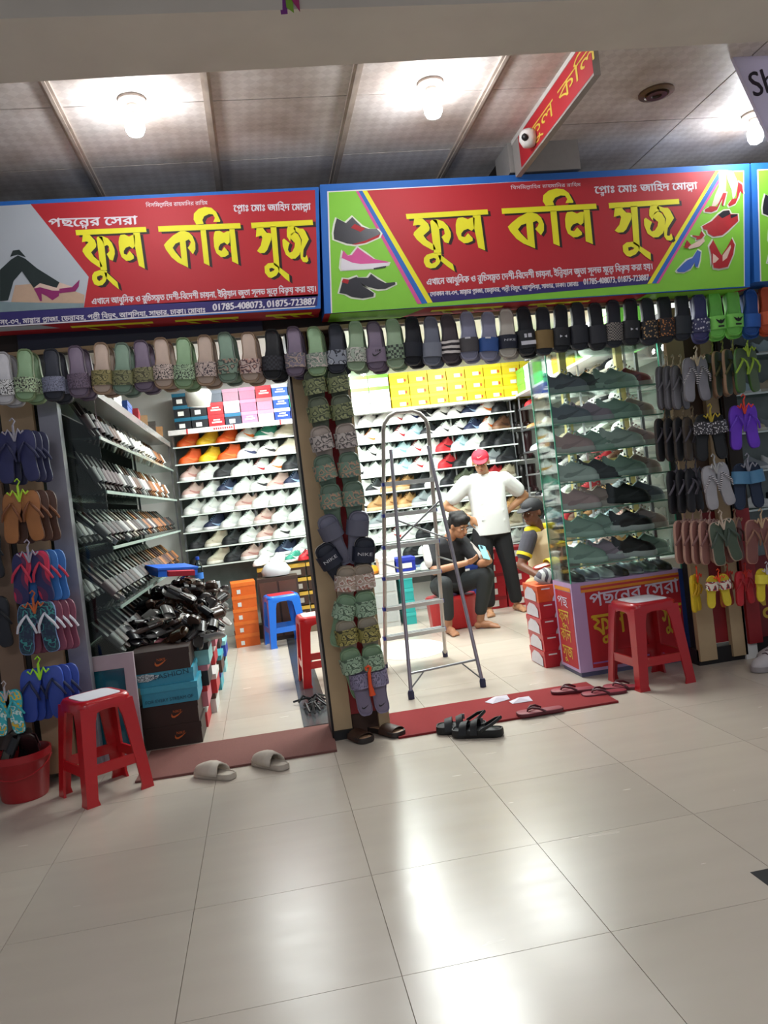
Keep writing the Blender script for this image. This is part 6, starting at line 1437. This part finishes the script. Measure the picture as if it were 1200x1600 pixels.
# ---- standing man, hands on hips
org = (3.17, 4.28, 0); t = empty('person', org); tag(t, 'man standing in white T-shirt and red cap, hands on hips', 'person')
nk, ch = (3.165, 4.27, 1.385), (3.17, 4.28, 1.20)
shL, shR = (2.975, 4.28, 1.315), (3.365, 4.28, 1.315)
elL, elR = (2.765, 4.36, 1.115), (3.60, 4.40, 1.13)
waL, waR = (2.965, 4.235, .975), (3.37, 4.36, .985)
B = Body()
B.ball(ch, (.17, .105, .17)).ball((3.175, 4.275, .98), (.155, .115, .18)).ball((3.175, 4.285, .86), (.155, .11, .11))
B.limb([(3.165, 4.285, 1.33), nk, (3.145, 4.24, 1.45)], [.075, .056, .054])
B.limb([shL, elL, waL], [.056, .042, .028]).limb([shR, elR, waR], [.056, .042, .028])
hand(B, waL, (.75, -.35, -.55), (.2, .8, -.1), .25, -1, .95); hand(B, waR, (-.7, .3, -.6), (-.2, -.8, -.1), .25, -1, .95)
hpL, hpR, knL, knR, anL, anR = (3.085, 4.285, .82), (3.265, 4.285, .82), (3.075, 4.26, .47), (3.315, 4.28, .47), (3.075, 4.31, .09), (3.37, 4.35, .09)
B.limb([hpL, knL, anL], [.088, .056, .038]).limb([hpR, knR, anR], [.088, .056, .038])
foot(B, anL, (-.2, -1, 0)); foot(B, anR, (.25, -1, 0))
P, R = head(B, (3.125, 4.195, 1.505), radians(-18), radians(20), 1.02)
body = B.build('body', SK1, t, .008, 3, None, org)
face_bits(t, P, R, 1.02, '#1a1412', org)
B = Body()
B.loft([((3.183, 4.275, .78), .186, .136), ((3.183, 4.272, .88), .184, .140), ((3.180, 4.268, 1.0), .180, .142), ((3.176, 4.272, 1.12), .182, .136), ((3.172, 4.278, 1.22), .192, .126), ((3.170, 4.28, 1.30), .188, .112), ((3.168, 4.28, 1.36), .125, .085), ((3.167, 4.28, 1.395), .078, .068)])
for k, (x_, z_) in enumerate(((3.06, .93), (3.12, .99), (3.27, .90), (3.24, 1.05), (3.10, 1.10), (3.20, .85))): B.limb([(x_-.05, 4.152, z_), (x_+.05, 4.145, z_+.03*(-1)**k)], [.004, .002])
B.limb([(3.06, 4.28, 1.345), (3.28, 4.28, 1.345)], [.062, .062])
B.limb([shL, lerp3(shL, elL, .62)], [.082, .076]).limb([shR, lerp3(shR, elR, .62)], [.082, .076])
def cl(v):
    if v.co.z < .795: v.co.z = .795-(.795-v.co.z)*.05
B.build('t_shirt', mat('#dcdedc', .8, 0, .04, 5, .2, name='white_cotton'), t, .009, 5, cl, org)
B = Body()
B.ball((3.175, 4.285, .84), (.178, .125, .10)).limb([hpL, knL, (3.075, 4.305, .13)], [.104, .076, .066]).limb([hpR, knR, (3.365, 4.34, .13)], [.104, .076, .066])
def cl2(v):
    if v.co.z < .085: v.co.z = .085-(.085-v.co.z)*.05
B.build('trousers', mat('#15161a', .8, 0, .15, 8, name='black_cloth'), t, .009, 4, cl2, org)
# cap
hairb = Body(); hairb.ball(P(0, .03, .01), (.078, .085, .06), R); hairb.build('hair', mat('#1a1412', .8), t, .008, 2, None, org)
vs_, fs_ = ico((0, 0, 0), (.086, .102, .082), None, 20, 12)
MC = Matrix.Translation(P(0, .014, .045)-Vector(org)) @ R.to_4x4()
crown = MB(); crown.add([v for v in vs_], fs_)
keep = [f for f in crown.f if max(crown.v[i][2] for i in f) > .0]
cm_ = MB(); cm_.v = crown.v; cm_.f = keep; cm_.m = [1 if sum(crown.v[i][1] for i in f)/4 > .015 else 0 for f in keep]
cap = link('cap', cm_.mesh('cap', 60), [mat('#b81c34', .7), mat('#d4d6d2', .8)], t, mw=MC)
br = MB(); n = 9; v = []
for k in range(n):
    a = pi*(k/(n-1)); v += [(-.072*cos(a), -.078-.002*sin(a), .012), (-.070*cos(a), -.085-.078*sin(a), .004-.018*sin(a)), ]
v2 = [(a, b_, c-.004) for a, b_, c in v]
br.add(v+v2, [(2*k, 2*k+1, 2*k+3, 2*k+2) for k in range(n-1)]+[(2*n+2*k, 2*n+2*k+2, 2*n+2*k+3, 2*n+2*k+1) for k in range(n-1)]+[(2*k+1, 2*n+2*k+1, 2*n+2*k+3, 2*k+3) for k in range(n-1)])
link('brim', br.mesh('brim', 60), mat('#b81c34', .7), cap)
tmp = MB().poly([(a*.06, b_*.055) for a, b_ in SWOOSH]+[], (), 0); mb = MB().add([(v[0], -.1045+abs(v[0])*.35, .04+v[2]) for v in tmp.v], tmp.f); link('logo', mb.mesh('logo'), mat('#e0d8d8', .7), cap)

# ---- young man on the red tub with a phone
org = (2.60, 3.9, 0); t = empty('person', org); tag(t, 'young man sitting on red tub looking at a light blue phone', 'person')
shL, shR = (2.435, 3.76, .80), (2.745, 3.76, .775); elL, elR = (2.42, 3.60, .575), (2.86, 3.60, .58); waL, waR = (2.685, 3.47, .625), (2.895, 3.46, .615)
hpL, hpR, knL, knR, anL, anR = (2.52, 3.90, .40), (2.70, 3.90, .40), (2.475, 3.52, .455), (2.875, 3.56, .48), (2.495, 3.62, .085), (2.80, 3.66, .085)
B = Body()
B.ball((2.59, 3.80, .67), (.155, .10, .16)).ball((2.60, 3.88, .48), (.15, .12, .14)).limb([(2.595, 3.76, .78), (2.63, 3.72, .86), (2.665, 3.69, .90)], [.065, .05, .05])
B.limb([shL, elL, waL], [.05, .038, .026]).limb([shR, elR, waR], [.05, .038, .026])
hand(B, waL, (.85, -.15, .25), (.2, .6, .6), .55, -1, .9); hand(B, waR, (-.25, -.2, .8), (-.6, .6, .1), .6, 1, .9)
B.limb([hpL, knL, anL], [.085, .056, .036]).limb([hpR, knR, anR], [.085, .056, .036])
foot(B, anL, (.15, -1, 0)); foot(B, anR, (.95, -.5, 0))
P, R = head(B, (2.70, 3.655, .945), radians(30), radians(26), 1.0)
B.build('body', SK2, t, .008, 3, None, org)
face_bits(t, P, R, 1.0, '#14100e', org)
hair_cap(t, P, R, 1.0, '#131011', org, extra=(((0, -.05, .098), .032), ((.03, -.06, .09), .028), ((-.03, -.06, .09), .028)))
B = Body()
B.loft([((2.605, 3.90, .40), .165, .14), ((2.60, 3.88, .50), .165, .14), ((2.593, 3.83, .62), .168, .135), ((2.59, 3.79, .72), .172, .12), ((2.592, 3.77, .80), .145, .095), ((2.60, 3.765, .85), .07, .065)]).limb([(2.50, 3.775, .80), (2.69, 3.765, .79)], [.062, .062])
B.limb([shL, lerp3(shL, elL, .7)], [.072, .066]).limb([shR, lerp3(shR, elR, .7)], [.072, .066])
B.build('t_shirt', mat('#17171c', .8, 0, .1, 10, name='black_jersey'), t, .009, 4, None, org)
def patch(name, c, r, m, R_=None):
    return link(name, MB().add(*ico(Vector(c)-Vector(org), r, R_)).mesh(name, 80), m, t)
for a, b_, dx, c_ in ((shL, elL, -.030, '#c8c4c2'), (shR, elR, .020, '#a8a09c')):
    B = Body(); B.limb([Vector(lerp3(a, b_, .12))+Vector((dx, -.022, 0)), Vector(lerp3(a, b_, .66))+Vector((dx, -.022, 0))], [.050, .048]); B.build('sleeve_panel', mat(c_, .8), t, .008, 3, None, org)
B = Body()
B.ball((2.61, 3.90, .42), (.175, .15, .10)).limb([hpL, knL, (2.495, 3.60, .17)], [.10, .078, .056]).limb([hpR, knR, (2.81, 3.645, .17)], [.10, .078, .056])
B.build('trousers', mat('#25292b', .8, 0, .12, 8, name='dark_grey_cloth'), t, .009, 4, None, org)
ph = link('phone', MB().box(-.037, .037, -.004, .004, -.075, .075).mesh('phone'), mat('#8cc8d4', .3), mw=TRS((2.842, 3.42, .70), (radians(-38), radians(18), radians(25)))); tag(ph, 'light blue phone held by the seated young man', 'phone')
link('camera_bump', MB().box(-.030, -.004, -.008, -.004, .035, .068).mesh('camera_bump'), mat('#2c4450', .3), ph); link('screen', MB().box(-.034, .034, .004, .0045, -.07, .07).mesh('screen'), mat('#101216', .1), ph)

# ---- man on the green stool at the glass case
org = (3.44, 3.22, 0); t = empty('person', org); tag(t, 'seated man in cream and yellow shirt and black cap, looking left', 'person')
shL, shR = (3.245, 3.06, .815), (3.50, 3.22, .815); elL, elR = (3.13, 3.02, .585), (3.50, 2.98, .62); waL, waR = (3.22, 2.86, .50), (3.37, 2.82, .56)
hpL, hpR, knL, knR, anL, anR = (3.36, 3.14, .36), (3.46, 3.28, .36), (3.16, 2.86, .42), (3.36, 2.84, .44), (3.24, 2.98, .085), (3.42, 2.96, .085)
B = Body()
B.ball((3.40, 3.15, .68), (.145, .125, .16)).ball((3.42, 3.20, .46), (.145, .13, .15)).limb([(3.37, 3.13, .80), (3.34, 3.11, .87), (3.325, 3.10, .92)], [.062, .05, .052])
B.limb([shL, elL, waL], [.05, .038, .026]).limb([shR, elR, waR], [.05, .038, .026])
hand(B, waL, (.3, -.6, -.4), (.2, .5, -.6), .6, 1, .95); hand(B, waR, (-.5, -.5, -.2), (-.2, .5, -.6), .6, 1, .95)
B.limb([hpL, knL, anL], [.085, .056, .038]).limb([hpR, knR, anR], [.085, .056, .038])
foot(B, anL, (-.6, -1, 0)); foot(B, anR, (-.5, -1, 0))
P, R = head(B, (3.295, 3.075, 1.01), radians(-62), radians(6), 1.0)
B.build('body', SK3, t, .008, 3, None, org)
face_bits(t, P, R, 1.0, '#0f0c0b', org)
Bh = Body(); Bh.ball(P(0, .03, .015), (.079, .088, .075), R); Bh.build('hair', mat('#151010', .85), t, .008, 2, None, org)
MC = Matrix.Translation(P(0, .012, .040)-Vector(org)) @ R.to_4x4()
cap = link('cap', MB().add(cm_.v, cm_.f).mesh('cap', 60), [mat('#14151a', .7), mat('#14151a', .7)], t, mw=MC); link('brim', br.mesh('brim', 60), mat('#14151a', .7), cap)
B = Body()
B.loft([((3.425, 3.21, .38), .16, .145), ((3.42, 3.20, .50), .16, .145), ((3.41, 3.17, .62), .16, .145), ((3.40, 3.15, .74), .165, .135), ((3.39, 3.145, .81), .13, .10), ((3.37, 3.13, .86), .07, .06)]).limb([(3.30, 3.085, .80), (3.46, 3.20, .80)], [.062, .062])
sh = B.build('shirt', mat('#cdb894', .8, 0, .1, 10, .2, name='cream_jersey'), t, .009, 4, None, org)
B = Body(); B.limb([shL, lerp3(shL, elL, .62)], [.068, .062]).limb([shR, lerp3(shR, elR, .62)], [.068, .062]); B.build('sleeves', mat('#44434c', .8), t, .008, 3, None, org)
B = Body(); B.limb([(3.24, 3.055, .862), (3.36, 3.125, .855), (3.50, 3.215, .862)], [.040, .052, .040]); B.build('yoke', mat('#e2cc1c', .7), t, .008, 3, None, org)
for a, b_ in ((shL, elL), (shR, elR)):
    p1, p2 = lerp3(a, b_, .58), lerp3(a, b_, .68); link('sleeve_band', MB().tube([Vector(p1)-Vector(org), Vector(p2)-Vector(org)], .066, 14).mesh('sleeve_band', 60), mat('#e2cc1c', .7), t)
B = Body()
B.ball((3.42, 3.20, .40), (.165, .15, .10)).limb([hpL, knL, (3.235, 2.96, .15)], [.10, .078, .060]).limb([hpR, knR, (3.41, 2.945, .15)], [.10, .078, .060])
B.build('trousers', mat('#ab8f66', .8, 0, .1, 10, name='khaki_cloth'), t, .009, 4, None, org)
t.location.x -= .10
o = place('sandal', TRS((3.17, 2.79, .585), (.2, -.15, .25), .95), ('#a8302c', '#c8b0a4', '#e0d02c'), 'red and yellow sandal held by the man in the black cap', 'sandal')
